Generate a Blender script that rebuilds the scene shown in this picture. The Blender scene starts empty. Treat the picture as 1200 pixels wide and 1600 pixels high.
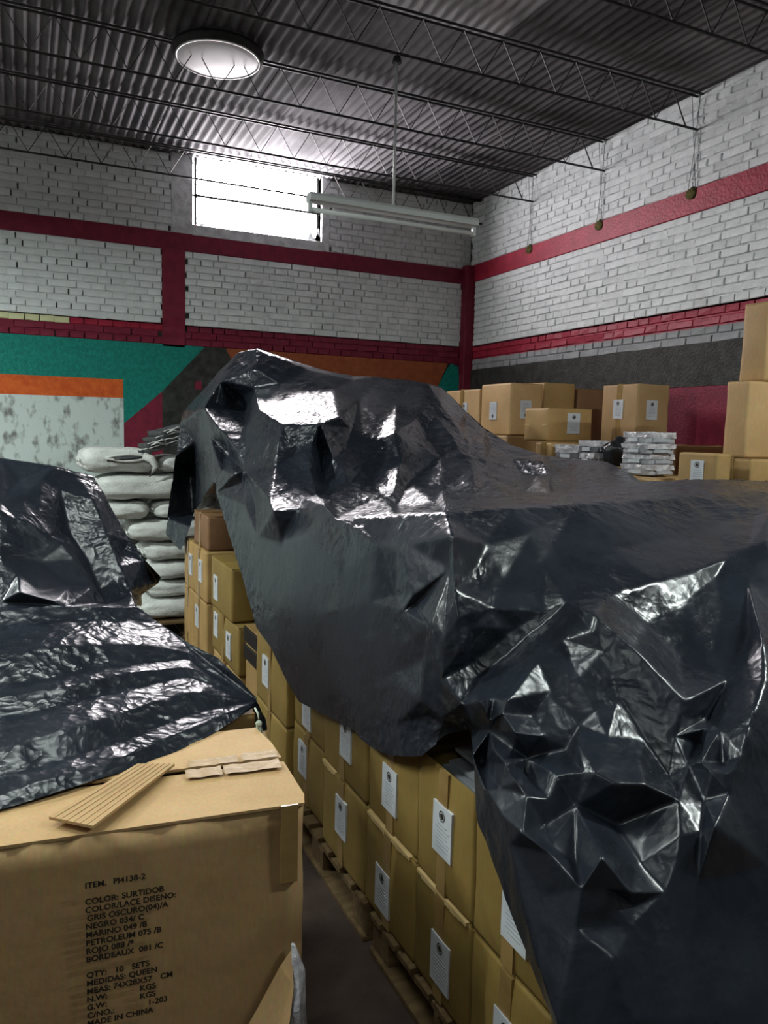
import bpy, bmesh, math, random
import numpy as np
from mathutils import Vector, Matrix, noise
random.seed(7)
PI = math.pi
scene = bpy.context.scene
COL = scene.collection

# ------------------------------------------------------------------ camera
cam_d = bpy.data.cameras.new('camera')
cam = bpy.data.objects.new('camera', cam_d)
COL.objects.link(cam)
cam_d.sensor_fit = 'HORIZONTAL'
cam_d.sensor_width = 36.0
cam_d.lens = 36.0 * 1200.0 / 1200.0
cam_d.clip_start = 0.05
yaw, pitch, roll = [math.radians(a) for a in (25.07, 5.99, 1.38)]
fw = Vector((math.sin(yaw) * math.cos(pitch), math.cos(yaw) * math.cos(pitch), -math.sin(pitch)))
rt = Vector((math.cos(yaw), -math.sin(yaw), 0))
up = rt.cross(fw)
rt, up = rt * math.cos(roll) + up * math.sin(roll), up * math.cos(roll) - rt * math.sin(roll)
cam.matrix_world = Matrix(((rt.x, up.x, -fw.x, 0), (rt.y, up.y, -fw.y, 0), (rt.z, up.z, -fw.z, 1.7), (0, 0, 0, 1)))
scene.camera = cam

# ------------------------------------------------------------------ sky, lights, exposure
world = bpy.data.worlds.new('sky')
scene.world = world
world.use_nodes = True
wn = world.node_tree.nodes
wn['Background'].inputs['Color'].default_value = (1.0, 0.94, 0.97, 1)
wn['Background'].inputs['Strength'].default_value = 60.0
portal_d = bpy.data.lights.new('window_portal', 'AREA')
portal_d.shape = 'RECTANGLE'
portal_d.size, portal_d.size_y = 1.3, 0.62
portal_d.cycles.is_portal = True
portal = bpy.data.objects.new('window_portal', portal_d)
COL.objects.link(portal)
portal.location = (2.13, 7.74, 3.9)
portal.rotation_euler = (-PI / 2, 0, 0)      # faces into the room (-Y)
scene.view_settings.view_transform = 'Standard'
scene.view_settings.look = 'None'
scene.view_settings.exposure = 0.35
scene.view_settings.gamma = 1.0
scene.view_settings.use_curve_mapping = False
FILL_COLOR = (0.91, 1.0, 0.96)

# ------------------------------------------------------------------ helpers
def tag(o, label=None, cat=None, group=None, kind=None):
    if label: o['label'] = label
    if cat: o['category'] = cat
    if group: o['group'] = group
    if kind: o['kind'] = kind
    return o

def link(name, me, parent=None):
    o = bpy.data.objects.new(name, me)
    COL.objects.link(o)
    if parent is not None: o.parent = parent
    return o

def empty(name, loc=(0, 0, 0), rz=0.0):
    o = bpy.data.objects.new(name, None)
    COL.objects.link(o)
    o.location = loc
    o.rotation_euler = (0, 0, rz)
    o.empty_display_size = 0.05
    return o

def mesh(name, verts, faces, mat, parent=None, smooth=False):
    me = bpy.data.meshes.new(name)
    me.from_pydata([tuple(v) for v in verts], [], faces)
    me.validate()
    mats = mat if isinstance(mat, (list, tuple)) else [mat]
    for m in mats: me.materials.append(m)
    if smooth: me.polygons.foreach_set('use_smooth', [True] * len(me.polygons))
    return link(name, me, parent)

def bmobj(name, bm, mat, parent=None, smooth=False):
    me = bpy.data.meshes.new(name)
    bmesh.ops.recalc_face_normals(bm, faces=bm.faces)
    bm.to_mesh(me); bm.free()
    mats = mat if isinstance(mat, (list, tuple)) else [mat]
    for m in mats: me.materials.append(m)
    if smooth: me.polygons.foreach_set('use_smooth', [True] * len(me.polygons))
    return link(name, me, parent)

def bm_box(bm, x0, x1, y0, y1, z0, z1):
    vs = [bm.verts.new(p) for p in ((x0, y0, z0), (x1, y0, z0), (x1, y1, z0), (x0, y1, z0), (x0, y0, z1), (x1, y0, z1), (x1, y1, z1), (x0, y1, z1))]
    for f in ((0, 3, 2, 1), (4, 5, 6, 7), (0, 1, 5, 4), (1, 2, 6, 5), (2, 3, 7, 6), (3, 0, 4, 7)):
        bm.faces.new([vs[i] for i in f])
    return vs

def box(name, b, mat, parent=None, bevel=0.0, seg=1):
    bm = bmesh.new()
    bm_box(bm, *b)
    if bevel > 0:
        bmesh.ops.bevel(bm, geom=bm.edges[:], offset=bevel, segments=seg, affect='EDGES', profile=0.6)
    return bmobj(name, bm, mat, parent)

def bm_tube(bm, pts, r, n=6, closed=False):
    pts = [Vector(p) for p in pts]
    rings = []
    for i, p in enumerate(pts):
        if closed: t = pts[(i + 1) % len(pts)] - pts[i - 1]
        else: t = pts[min(i + 1, len(pts) - 1)] - pts[max(i - 1, 0)]
        t.normalize()
        a = Vector((0, 0, 1)) if abs(t.z) < 0.9 else Vector((1, 0, 0))
        u = t.cross(a).normalized(); w = t.cross(u)
        rr = r[i] if isinstance(r, (list, tuple)) else r
        rings.append([bm.verts.new(p + (u * math.cos(2 * PI * k / n) + w * math.sin(2 * PI * k / n)) * rr) for k in range(n)])
    m = len(rings)
    for i in range(m if closed else m - 1):
        A, B = rings[i], rings[(i + 1) % m]
        for k in range(n): bm.faces.new((A[k], A[(k + 1) % n], B[(k + 1) % n], B[k]))
    if not closed:
        bm.faces.new(rings[0][::-1]); bm.faces.new(rings[-1])

def tube(name, pts, r, mat, parent=None, n=6, closed=False, smooth=True):
    bm = bmesh.new()
    bm_tube(bm, pts, r, n, closed)
    return bmobj(name, bm, mat, parent, smooth)

def prism(name, poly, mat, parent, axis='Y', at=0.0, thick=0.004):
    """flat polygon (2-D) with thickness; axis Y: (x,z) polygon facing -Y, axis X: (y,z) polygon facing -X"""
    n = len(poly)
    def P(p, d): return (p[0], at - d, p[1]) if axis == 'Y' else (at - d, p[0], p[1])
    v = [P(p, thick) for p in poly] + [P(p, 0) for p in poly]
    f = [list(range(n)), list(range(2 * n - 1, n - 1, -1))] + [[i, (i + 1) % n, (i + 1) % n + n, i + n] for i in range(n)]
    bm = bmesh.new()
    vs = [bm.verts.new(p) for p in v]
    for q in f: bm.faces.new([vs[i] for i in q])
    return bmobj(name, bm, mat, parent)

# ------------------------------------------------------------------ materials
MATS = {}
def nt(name):
    m = bpy.data.materials.new(name); m.use_nodes = True
    t = m.node_tree
    return m, t, t.nodes['Principled BSDF'], t.nodes.new, t.links.new

def noisy(name, c1, c2, scale=8.0, rough=0.8, bump=0.0, bscale=60.0, detail=6.0, spec=0.3, obj_var=0.0, stretch=(1, 1, 1), metallic=0.0, lo=0.35, hi=0.65):
    if name in MATS: return MATS[name]
    m, t, b, N, L = nt(name)
    tc = N('ShaderNodeTexCoord'); mp = N('ShaderNodeMapping')
    mp.inputs['Scale'].default_value = stretch
    L(tc.outputs['Object'], mp.inputs['Vector'])
    nz = N('ShaderNodeTexNoise'); nz.inputs['Scale'].default_value = scale; nz.inputs['Detail'].default_value = detail
    L(mp.outputs['Vector'], nz.inputs['Vector'])
    cr = N('ShaderNodeValToRGB')
    cr.color_ramp.elements[0].position = lo; cr.color_ramp.elements[1].position = hi
    cr.color_ramp.elements[0].color = (*c1, 1); cr.color_ramp.elements[1].color = (*c2, 1)
    L(nz.outputs['Fac'], cr.inputs['Fac'])
    out = cr.outputs['Color']
    if obj_var > 0:
        oi = N('ShaderNodeObjectInfo'); hs = N('ShaderNodeHueSaturation'); mr = N('ShaderNodeMapRange')
        mr.inputs['To Min'].default_value = 1 - obj_var; mr.inputs['To Max'].default_value = 1 + obj_var
        L(oi.outputs['Random'], mr.inputs['Value']); L(mr.outputs['Result'], hs.inputs['Value']); L(out, hs.inputs['Color'])
        out = hs.outputs['Color']
    L(out, b.inputs['Base Color'])
    b.inputs['Roughness'].default_value = rough
    b.inputs['Specular IOR Level'].default_value = spec
    b.inputs['Metallic'].default_value = metallic
    if bump > 0:
        n2 = N('ShaderNodeTexNoise'); n2.inputs['Scale'].default_value = bscale; n2.inputs['Detail'].default_value = 5
        L(mp.outputs['Vector'], n2.inputs['Vector'])
        bp = N('ShaderNodeBump'); bp.inputs['Strength'].default_value = bump; bp.inputs['Distance'].default_value = 0.01
        L(n2.outputs['Fac'], bp.inputs['Height']); L(bp.outputs['Normal'], b.inputs['Normal'])
    MATS[name] = m
    return m

def cardboard(name, c1, c2):
    """brown corrugated board: blotches, fine flutes showing through, a little satin"""
    if name in MATS: return MATS[name]
    m, t, b, N, L = nt(name)
    tc = N('ShaderNodeTexCoord')
    nz = N('ShaderNodeTexNoise'); nz.inputs['Scale'].default_value = 5.0; nz.inputs['Detail'].default_value = 8
    L(tc.outputs['Object'], nz.inputs['Vector'])
    cr = N('ShaderNodeValToRGB'); cr.color_ramp.elements[0].position = 0.3; cr.color_ramp.elements[1].position = 0.7
    cr.color_ramp.elements[0].color = (*c1, 1); cr.color_ramp.elements[1].color = (*c2, 1)
    L(nz.outputs['Fac'], cr.inputs['Fac'])
    fib = N('ShaderNodeTexNoise'); fib.inputs['Scale'].default_value = 140; fib.inputs['Detail'].default_value = 3
    mp = N('ShaderNodeMapping'); mp.inputs['Scale'].default_value = (1, 1, 0.25)
    L(tc.outputs['Object'], mp.inputs['Vector']); L(mp.outputs['Vector'], fib.inputs['Vector'])
    mx = N('ShaderNodeMixRGB'); mx.blend_type = 'MULTIPLY'; mx.inputs['Fac'].default_value = 0.35
    L(cr.outputs['Color'], mx.inputs['Color1']); L(fib.outputs['Color'], mx.inputs['Color2'])
    g = N('ShaderNodeHueSaturation'); oi = N('ShaderNodeObjectInfo'); mr = N('ShaderNodeMapRange')
    mr.inputs['To Min'].default_value = 1.0; mr.inputs['To Max'].default_value = 1.3
    L(oi.outputs['Random'], mr.inputs['Value']); L(mr.outputs['Result'], g.inputs['Value'])
    L(mx.outputs['Color'], g.inputs['Color'])
    L(g.outputs['Color'], b.inputs['Base Color'])
    b.inputs['Roughness'].default_value = 0.62; b.inputs['Specular IOR Level'].default_value = 0.3
    wv = N('ShaderNodeTexWave'); wv.inputs['Scale'].default_value = 60; wv.inputs['Distortion'].default_value = 2.0; wv.bands_direction = 'Y'
    L(tc.outputs['Object'], wv.inputs['Vector'])
    n3 = N('ShaderNodeTexNoise'); n3.inputs['Scale'].default_value = 14; n3.inputs['Detail'].default_value = 4
    L(tc.outputs['Object'], n3.inputs['Vector'])
    ad = N('ShaderNodeMath'); ad.operation = 'MULTIPLY_ADD'; ad.inputs[1].default_value = 0.02
    L(wv.outputs['Fac'], ad.inputs[0]); L(n3.outputs['Fac'], ad.inputs[2])
    bp = N('ShaderNodeBump'); bp.inputs['Strength'].default_value = 0.18; bp.inputs['Distance'].default_value = 0.012
    L(ad.outputs['Value'], bp.inputs['Height']); L(bp.outputs['Normal'], b.inputs['Normal'])
    MATS[name] = m
    return m

def plastic_sheet(name, base):
    """black polythene film; vertex attribute 'crinkle' tells where it is creased"""
    m, t, b, N, L = nt(name)
    tc = N('ShaderNodeTexCoord')
    at = N('ShaderNodeAttribute'); at.attribute_name = 'crinkle'
    dn = N('ShaderNodeTexNoise'); dn.inputs['Scale'].default_value = 6; dn.inputs['Detail'].default_value = 3
    L(tc.outputs['Object'], dn.inputs['Vector'])
    mixv = N('ShaderNodeMixRGB'); mixv.inputs['Fac'].default_value = 0.12
    L(tc.outputs['Object'], mixv.inputs['Color1']); L(dn.outputs['Color'], mixv.inputs['Color2'])
    vo = N('ShaderNodeTexVoronoi'); vo.inputs['Scale'].default_value = 20; vo.feature = 'F1'
    L(mixv.outputs['Color'], vo.inputs['Vector'])
    v2 = N('ShaderNodeTexVoronoi'); v2.inputs['Scale'].default_value = 55; v2.feature = 'F1'
    L(mixv.outputs['Color'], v2.inputs['Vector'])
    s = N('ShaderNodeMath'); s.operation = 'MULTIPLY_ADD'; s.inputs[1].default_value = 0.4
    L(v2.outputs['Distance'], s.inputs[0]); L(vo.outputs['Distance'], s.inputs[2])
    st = N('ShaderNodeMath'); st.operation = 'MULTIPLY_ADD'; st.inputs[1].default_value = 0.42; st.inputs[2].default_value = 0.03
    L(at.outputs['Fac'], st.inputs[0])
    bp = N('ShaderNodeBump'); bp.inputs['Distance'].default_value = 0.012
    L(st.outputs['Value'], bp.inputs['Strength']); L(s.outputs['Value'], bp.inputs['Height'])
    fn = N('ShaderNodeTexNoise'); fn.inputs['Scale'].default_value = 160; fn.inputs['Detail'].default_value = 4
    L(tc.outputs['Object'], fn.inputs['Vector'])
    b2 = N('ShaderNodeBump'); b2.inputs['Strength'].default_value = 0.05; b2.inputs['Distance'].default_value = 0.004
    L(fn.outputs['Fac'], b2.inputs['Height']); L(bp.outputs['Normal'], b2.inputs['Normal'])
    L(b2.outputs['Normal'], b.inputs['Normal'])
    # dust film: patches that are a bit greyer and duller
    du = N('ShaderNodeTexNoise'); du.inputs['Scale'].default_value = 3.5; du.inputs['Detail'].default_value = 9; du.inputs['Roughness'].default_value = 0.7
    L(tc.outputs['Object'], du.inputs['Vector'])
    cr = N('ShaderNodeValToRGB'); cr.color_ramp.elements[0].position = 0.38; cr.color_ramp.elements[1].position = 0.72
    cr.color_ramp.elements[0].color = (*base, 1); cr.color_ramp.elements[1].color = (base[0] * 1.7, base[1] * 1.7, base[2] * 1.7, 1)
    L(du.outputs['Fac'], cr.inputs['Fac']); L(cr.outputs['Color'], b.inputs['Base Color'])
    mr = N('ShaderNodeMapRange'); mr.inputs['From Min'].default_value = 0.3; mr.inputs['From Max'].default_value = 0.7
    mr.inputs['To Min'].default_value = 0.22; mr.inputs['To Max'].default_value = 0.36
    L(du.outputs['Fac'], mr.inputs['Value']); L(mr.outputs['Result'], b.inputs['Roughness'])
    b.inputs['Specular IOR Level'].default_value = 0.46
    b.inputs['IOR'].default_value = 1.52
    return m

def glow(name, col, strength):
    m, t, b, N, L = nt(name)
    b.inputs['Base Color'].default_value = (*col, 1)
    b.inputs['Emission Color'].default_value = (*col, 1)
    b.inputs['Emission Strength'].default_value = strength
    return m

WHITE_BRICK = noisy('white painted brick', (0.64, 0.68, 0.68), (0.79, 0.82, 0.82), 9, 0.7, 0.5, 45, obj_var=0.07)
WHITE_MORTAR = noisy('white painted mortar', (0.48, 0.50, 0.51), (0.70, 0.73, 0.73), 14, 0.85, 0.6, 60)
GAP = noisy('bare shaded joint', (0.05, 0.05, 0.05), (0.24, 0.24, 0.24), 20, 0.95)  # bare dirty mortar, with the shade of open joints put into its tone
RED = noisy('maroon paint', (0.16, 0.010, 0.030), (0.22, 0.016, 0.042), 12, 0.55, 0.4, 50, obj_var=0.06)
RED_BRIGHT = noisy('crimson paint', (0.27, 0.010, 0.032), (0.36, 0.018, 0.045), 12, 0.5, 0.4, 50, obj_var=0.08)
YELLOW = noisy('pale yellow paint', (0.60, 0.60, 0.34), (0.70, 0.70, 0.42), 9, 0.7, 0.4, 45)
GREY_BRICK = noisy('grey painted brick', (0.26, 0.27, 0.28), (0.35, 0.36, 0.37), 9, 0.75, 0.5, 45, obj_var=0.06)
TEAL = noisy('teal paint on render', (0.0, 0.17, 0.135), (0.004, 0.24, 0.19), 30, 0.6, 0.7, 70)
CHAR = noisy('charcoal paint on render', (0.020, 0.021, 0.018), (0.046, 0.047, 0.042), 14, 0.65, 0.8, 50)
ORANGE = noisy('orange paint on render', (0.55, 0.085, 0.012), (0.68, 0.13, 0.02), 18, 0.65, 0.5, 60)
RUST = noisy('rust orange paint on render', (0.26, 0.065, 0.02), (0.34, 0.09, 0.03), 18, 0.65, 0.6, 60)
STIPPLE = noisy('white paint with grey scuffs', (0.20, 0.21, 0.20), (0.58, 0.66, 0.64), 11, 0.75, 0.4, 60, stretch=(1.3, 1, 0.7), lo=0.33, hi=0.48)
FLOOR = noisy('dark dirty concrete', (0.038, 0.024, 0.019), (0.08, 0.053, 0.042), 5, 0.8, 0.4, 40)
PLAIN = noisy('rough grey render', (0.22, 0.22, 0.22), (0.34, 0.34, 0.34), 6, 0.9, 0.3, 40)
ROOF = noisy('grey fibre cement', (0.085, 0.082, 0.088), (0.19, 0.185, 0.195), 2.0, 0.9, 0.2, 60, obj_var=0.25, spec=0.15)
ROOF_PALE = noisy('translucent roof sheet', (0.30, 0.29, 0.31), (0.42, 0.41, 0.42), 4, 0.5)
STEEL = noisy('dark painted steel', (0.012, 0.012, 0.013), (0.03, 0.03, 0.03), 20, 0.6)
WIRE = noisy('grey wire', (0.22, 0.24, 0.24), (0.36, 0.38, 0.38), 20, 0.6)
MOSS = noisy('dark damp stain', (0.05, 0.05, 0.012), (0.12, 0.10, 0.03), 30, 0.95, 0.6, 80)
ENAMEL = noisy('white enamel', (0.62, 0.65, 0.64), (0.70, 0.73, 0.72), 5, 0.35)
TUBE_OFF = noisy('unlit fluorescent tube', (0.75, 0.78, 0.76), (0.8, 0.83, 0.81), 5, 0.2)
DOME = glow('daylit white acrylic', (0.46, 0.44, 0.455), 0.12)
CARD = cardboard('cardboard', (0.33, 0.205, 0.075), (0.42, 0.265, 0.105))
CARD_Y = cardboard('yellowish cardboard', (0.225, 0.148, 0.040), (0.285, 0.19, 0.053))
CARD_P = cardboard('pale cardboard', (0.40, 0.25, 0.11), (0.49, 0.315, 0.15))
CARD_SHADE = cardboard('cardboard with painted shade', (0.20, 0.105, 0.05), (0.26, 0.14, 0.07))  # darker board: paints in the shade that these boxes stand in
EDGE = noisy('cardboard edge', (0.48, 0.34, 0.15), (0.58, 0.42, 0.2), 30, 0.7)
TAPE = noisy('clear parcel tape', (0.25, 0.155, 0.055), (0.31, 0.2, 0.075), 12, 0.22, 0.15, 30, spec=0.6)
TAPE_CLEAR = noisy('glossy clear tape on board', (0.30, 0.19, 0.085), (0.40, 0.265, 0.125), 12, 0.42, 0.2, 40, spec=0.4)
LABEL = noisy('white label paper', (0.47, 0.49, 0.53), (0.55, 0.57, 0.60), 10, 0.55)
INK = noisy('black ink', (0.018, 0.014, 0.010), (0.03, 0.024, 0.016), 30, 0.7)
GREYINK = noisy('grey print', (0.30, 0.31, 0.34), (0.36, 0.37, 0.4), 30, 0.7)
SACK = noisy('white woven polypropylene', (0.52, 0.54, 0.51), (0.66, 0.68, 0.65), 9, 0.6, 0.5, 70)
CLOTH_D = noisy('dark grey woven bag', (0.045, 0.05, 0.052), (0.085, 0.09, 0.092), 22, 0.6, 0.5, 80)
ROPE = noisy('white rope', (0.6, 0.62, 0.6), (0.72, 0.73, 0.71), 40, 0.8)
WOOD = noisy('rough pallet wood', (0.10, 0.06, 0.025), (0.17, 0.11, 0.05), 6, 0.85, 0.4, 40, stretch=(1, 6, 6))
SHEET = plastic_sheet('black polythene', (0.0105, 0.0135, 0.0195))
PACK = noisy('grey printed pack', (0.30, 0.30, 0.32), (0.42, 0.42, 0.44), 14, 0.5)
PACK_D = noisy('charcoal printed pack', (0.10, 0.10, 0.115), (0.15, 0.15, 0.165), 14, 0.45)
FILM = noisy('shiny clear wrap over grey', (0.34, 0.33, 0.36), (0.62, 0.60, 0.63), 26, 0.14, 0.9, 45, spec=0.9)
BLACKBAG = noisy('black bag', (0.008, 0.008, 0.010), (0.016, 0.016, 0.018), 10, 0.3, 0.8, 22)
STRAP_BLACK = noisy('black band', (0.008, 0.008, 0.009), (0.014, 0.014, 0.015), 10, 0.35)
TASSEL = noisy('pale green cord', (0.42, 0.47, 0.38), (0.55, 0.6, 0.5), 60, 0.8, 0.5, 120)
LIT = glow('lit fill lamp tube', FILL_COLOR, 14.0)

# ------------------------------------------------------------------ the room shell
XR, YB = 4.55, 7.6             # inner faces of the right and back walls
XL, YF = -4.2, -5.0            # far left and behind the camera, never in view
ZR = 4.22                      # underside of the roof sheets
floor = tag(box('floor', (XL - .3, XR + .3, YF - .3, YB + .3, -0.2, 0.0), FLOOR), 'dark dirty concrete floor in the narrow aisle', kind='structure')
tag(box('wall_left', (XL - .25, XL, YF, YB, 0, 4.5), PLAIN), 'plain grey side wall of the store', kind='structure')
tag(box('wall_front', (XL - .25, XR + .25, YF - .25, YF, 0, 4.5), PLAIN), 'plain grey end wall of the store', kind='structure')

DEEP = 0.035                   # how far the wall core lies behind the brick faces
WX0, WX1, WZ0 = 1.485, 2.78, 3.605     # window opening
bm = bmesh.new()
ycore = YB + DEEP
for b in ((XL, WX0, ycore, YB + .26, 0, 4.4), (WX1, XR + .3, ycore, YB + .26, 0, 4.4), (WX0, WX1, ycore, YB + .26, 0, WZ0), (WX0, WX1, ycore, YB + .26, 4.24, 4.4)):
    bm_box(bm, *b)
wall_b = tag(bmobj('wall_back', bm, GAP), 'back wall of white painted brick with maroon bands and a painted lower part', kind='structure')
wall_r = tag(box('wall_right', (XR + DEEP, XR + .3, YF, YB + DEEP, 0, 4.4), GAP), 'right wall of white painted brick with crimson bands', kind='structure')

# brick courses -----------------------------------------------------------
def brick_mesh(name, w, h, mat, seed):
    """one painted brick, local x along the wall, y out of it (towards -y), 28 triangles with worn edges"""
    r = random.Random(seed)
    c = 0.005
    d = DEEP + .004
    j = lambda a: r.uniform(-a, a)
    tl = j(.004); sk2 = j(.003)
    front = [(x * (w / 2 - c) + j(.004), -.002 + j(.003) + tl * x + sk2 * z, z * (h / 2 - c) + j(.003)) for x, z in ((-1, -1), (1, -1), (1, 1), (-1, 1))]
    mid = [(x * w / 2 + j(.003), c, z * h / 2 + j(.0015)) for x, z in ((-1, -1), (1, -1), (1, 1), (-1, 1))]
    back = [(x * w / 2, d, z * h / 2) for x, z in ((-1, -1), (1, -1), (1, 1), (-1, 1))]
    v = front + mid + back
    f = [(0, 1, 2, 3)] + [(i + 4, (i + 1) % 4 + 4, (i + 1) % 4, i) for i in range(4)] + [(i + 8, (i + 1) % 4 + 8, (i + 1) % 4 + 4, i + 4) for i in range(4)]
    me = bpy.data.meshes.new(name)
    me.from_pydata(v, [], f); me.materials.append(mat)
    return me

HEAD, STRETCH, COURSE = 0.123, 0.246, 0.0632
VAR = {}
def variant(mat, kind, k):
    key = (mat.name, kind, k)
    if key not in VAR:
        w = (HEAD if kind == 'h' else STRETCH) - 0.011
        VAR[key] = brick_mesh('brick', w, COURSE - 0.009, mat, k * 31 + ord(kind))
    return VAR[key]

def lay(a0, a1, z0, n, pick, start=0, phase=0.0, ch=COURSE):
    """list of (a, z, kind, mat) bricks for n courses between a0 and a1 along a wall"""
    out = []
    for r in range(n):
        kind = 'h' if (r + start) % 2 == 0 else 's'
        step = HEAD if kind == 'h' else STRETCH
        off = phase + (0.0 if kind == 'h' else HEAD / 2) + random.uniform(-.02, .02)
        z = z0 + (r + .5) * ch
        a = a0 + (off % step) - step
        while a < a1 + step:
            kk = kind
            if kind == 's' and random.random() < 0.10:      # a stray header in a stretcher course
                cells = [(a + HEAD / 2, 'h'), (a + HEAD * 1.5, 'h')]
            else: cells = [(a + step / 2, kind)]
            for c, k in cells:
                w = HEAD if k == 'h' else STRETCH
                lo, hi = max(a0, c - w / 2), min(a1, c + w / 2)
                if hi - lo < .04: continue
                out.append(((lo + hi) / 2, z, k, pick(c, z), (hi - lo) / w * ((1 + .011 / (w - .011)) if random.random() < .4 else 1)))   # some upright joints are filled flush
            a += step
    return out

def raise_wall(wall, bricks, place, view):
    """the 300 that show largest are bricks of their own, the rest one joined part"""
    bricks = sorted(bricks, key=lambda b: view(b[0], b[1]))
    for i, (a, z, k, mat, cut) in enumerate(bricks):
        me = variant(mat, k, random.randrange(5))
        if i < 300:
            o = link('brick', me, wall)
            o.matrix_local = place(a, z) @ Matrix.Diagonal((cut, 1, 1, 1))
    rest = bricks[300:]
    if rest:
        bm = bmesh.new(); mats = []
        for a, z, k, mat, cut in rest:
            if mat not in mats: mats.append(mat)
            n0 = len(bm.faces); me = variant(mat, k, random.randrange(5))
            v0 = len(bm.verts); bm.from_mesh(me)
            bm.verts.ensure_lookup_table(); bm.faces.ensure_lookup_table()
            M = place(a, z) @ Matrix.Diagonal((cut, 1, 1, 1))
            for q in bm.verts[v0:]: q.co = M @ q.co
            for q in bm.faces[n0:]: q.material_index = mats.index(mat)
        o = bmobj('brickwork', bm, mats, wall)
        o['kind'] = 'stuff'

def beds(wall, zs, spans, to3, mat, name='mortar_bed'):
    """horizontal mortar joints, proud of the dark upright joints"""
    bm = bmesh.new()
    for z in zs:
        for a0, a1 in spans:
            to3(bm, a0, a1, z - .0062, z + .0062)
    o = bmobj(name, bm, mat, wall); o['kind'] = 'stuff'

B1a, B1b = 3.352, 3.512        # concrete band of the back wall
B2a, B2b = 2.47, 2.66
def pickb(a, z):
    if z < 2.66: return YELLOW if (z > 2.60 and a < 0.37) else (RED_BRIGHT if (z > 2.59 and a < 1.2) else RED)
    return WHITE_BRICK
bk = []
for a0, a1 in ((-1.6, 1.20), (1.41, 4.45)):
    bk += lay(a0, a1, B2b, 11, pickb, start=1, phase=.03, ch=(B1a - B2b) / 11)
    bk += lay(a0, a1, B2a, 3, pickb, start=0, ch=(B2b - B2a) / 3)
bk += lay(-1.6, 1.29, B1b, 11, pickb, start=0, phase=.05, ch=.0636)
bk += lay(2.86, XR, B1b, 11, pickb, start=0, phase=.02, ch=.0636)
raise_wall(wall_b, bk, lambda a, z: Matrix.Translation((a, YB, z)), lambda a, z: (a * .4 + 6.9) if -.25 < a < 4.6 else 99)
yb = lambda bm, a0, a1, z0, z1: bm_box(bm, a0, a1, YB + .008, YB + .05, z0, z1)
beds(wall_b, [B2b + i * (B1a - B2b) / 11 for i in range(12)], ((-1.6, 1.2), (1.41, 4.45)), yb, WHITE_MORTAR)
beds(wall_b, [B2a + i * (B2b - B2a) / 3 for i in range(4)], ((-1.6, 1.2), (1.41, 4.45)), yb, RED)
beds(wall_b, [B1b + i * .0636 for i in range(12)], ((-1.6, 1.29), (2.86, XR)), yb, WHITE_MORTAR)
box('concrete_band', (-1.6, XR, YB - .004, YB + .05, B1a, B1b), RED, wall_b, .004)
box('pillar', (1.20, 1.41, YB - .006, YB + .05, B2a - .02, B1a + .01), RED, wall_b, .004)
box('window_jamb', (1.285, WX0, YB - .003, YB + .12, B1b, 4.24), WHITE_MORTAR, wall_b, .004)
box('window_jamb', (WX1, 2.865, YB - .003, YB + .12, B1b, 4.24), WHITE_MORTAR, wall_b, .004)
box('window_sill', (WX0 - .01, WX1 + .01, YB - .004, YB + .2, B1b - .01, WZ0), WHITE_MORTAR, wall_b, .004)
# painted lower part of the back wall: one render panel per field of colour
def field(poly, mat, t=.006, name='painted_render'):
    return prism(name, poly, mat, wall_b, 'Y', YB + .03, .03 + t)
field([(-1.6, 2.12), (-1.6, 2.472), (1.585, 2.472), (1.585, 2.459), (1.19, 2.025), (.839, 1.713), (.837, 2.122)], TEAL)
field([(-1.6, 1.94), (-1.6, 2.12), (.837, 2.122), (.841, 1.951)], ORANGE)
field([(-1.6, 0), (-1.6, 1.94), (.841, 1.951), (.838, 0)], STIPPLE, .008)
field([(.838, 1.3), (.839, 1.713), (1.19, 2.025), (1.2, 1.3)], RED)
field([(.838, 0), (.838, 1.3), (4.45, 1.3), (4.45, 0)], CHAR)
field([(1.2, 1.3), (1.19, 2.025), (1.585, 2.459), (1.585, 2.472), (1.80, 2.472), (2.1, 1.9), (2.1, 1.3)], CHAR)
field([(2.1, 1.3), (2.1, 1.9), (1.80, 2.472), (4.30, 2.472), (4.17, 2.2), (4.05, 1.9), (4.05, 1.3)], RUST)
field([(4.05, 1.3), (4.05, 1.9), (4.17, 2.2), (4.30, 2.43), (4.34, 2.472), (4.43, 2.44), (4.45, 2.3), (4.45, 1.3)], TEAL)
field([(1.50, 2.06), (1.50, 2.13), (1.56, 2.15), (1.57, 2.06)], RED, .008)
# corner column
box('corner_column', (4.445, XR + .05, YB - .10, YB + .05, 0, B1b + .03), RED, wall_b, .005)

# right wall -------------------------------------------------------------
R1a, R1b = 3.37, 3.55
R2a, R2b = 2.525, 2.665
def pickr(a, z):
    return GREY_BRICK if z < R2a else (RED_BRIGHT if z < R2b else WHITE_BRICK)
rb = []
Y0, Y1 = 1.6, YB - .11
rb += lay(Y0, Y1, R2b, 11, pickr, start=0, phase=.04, ch=(R1a - R2b) / 11)
rb += lay(Y0, Y1, R2a, 2, pickr, start=1, ch=.07)
rb += lay(Y0, Y1, 2.40, 2, pickr, start=1, phase=.06, ch=.0625)
rb += lay(Y0, YB, R1b, 11, pickr, start=1, phase=.07, ch=.0625)
RZ = Matrix.Rotation(-PI / 2, 4, 'Z')       # brick front (-y) turned to face -x
raise_wall(wall_r, rb, lambda a, z: Matrix.Translation((XR, a, z)) @ RZ, lambda a, z: a if a > 3.5 else 99)
xr = lambda bm, a0, a1, z0, z1: bm_box(bm, XR + .008, XR + .05, a0, a1, z0, z1)
beds(wall_r, [R2b + i * (R1a - R2b) / 11 for i in range(12)], ((Y0, Y1),), xr, WHITE_MORTAR)
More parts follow.
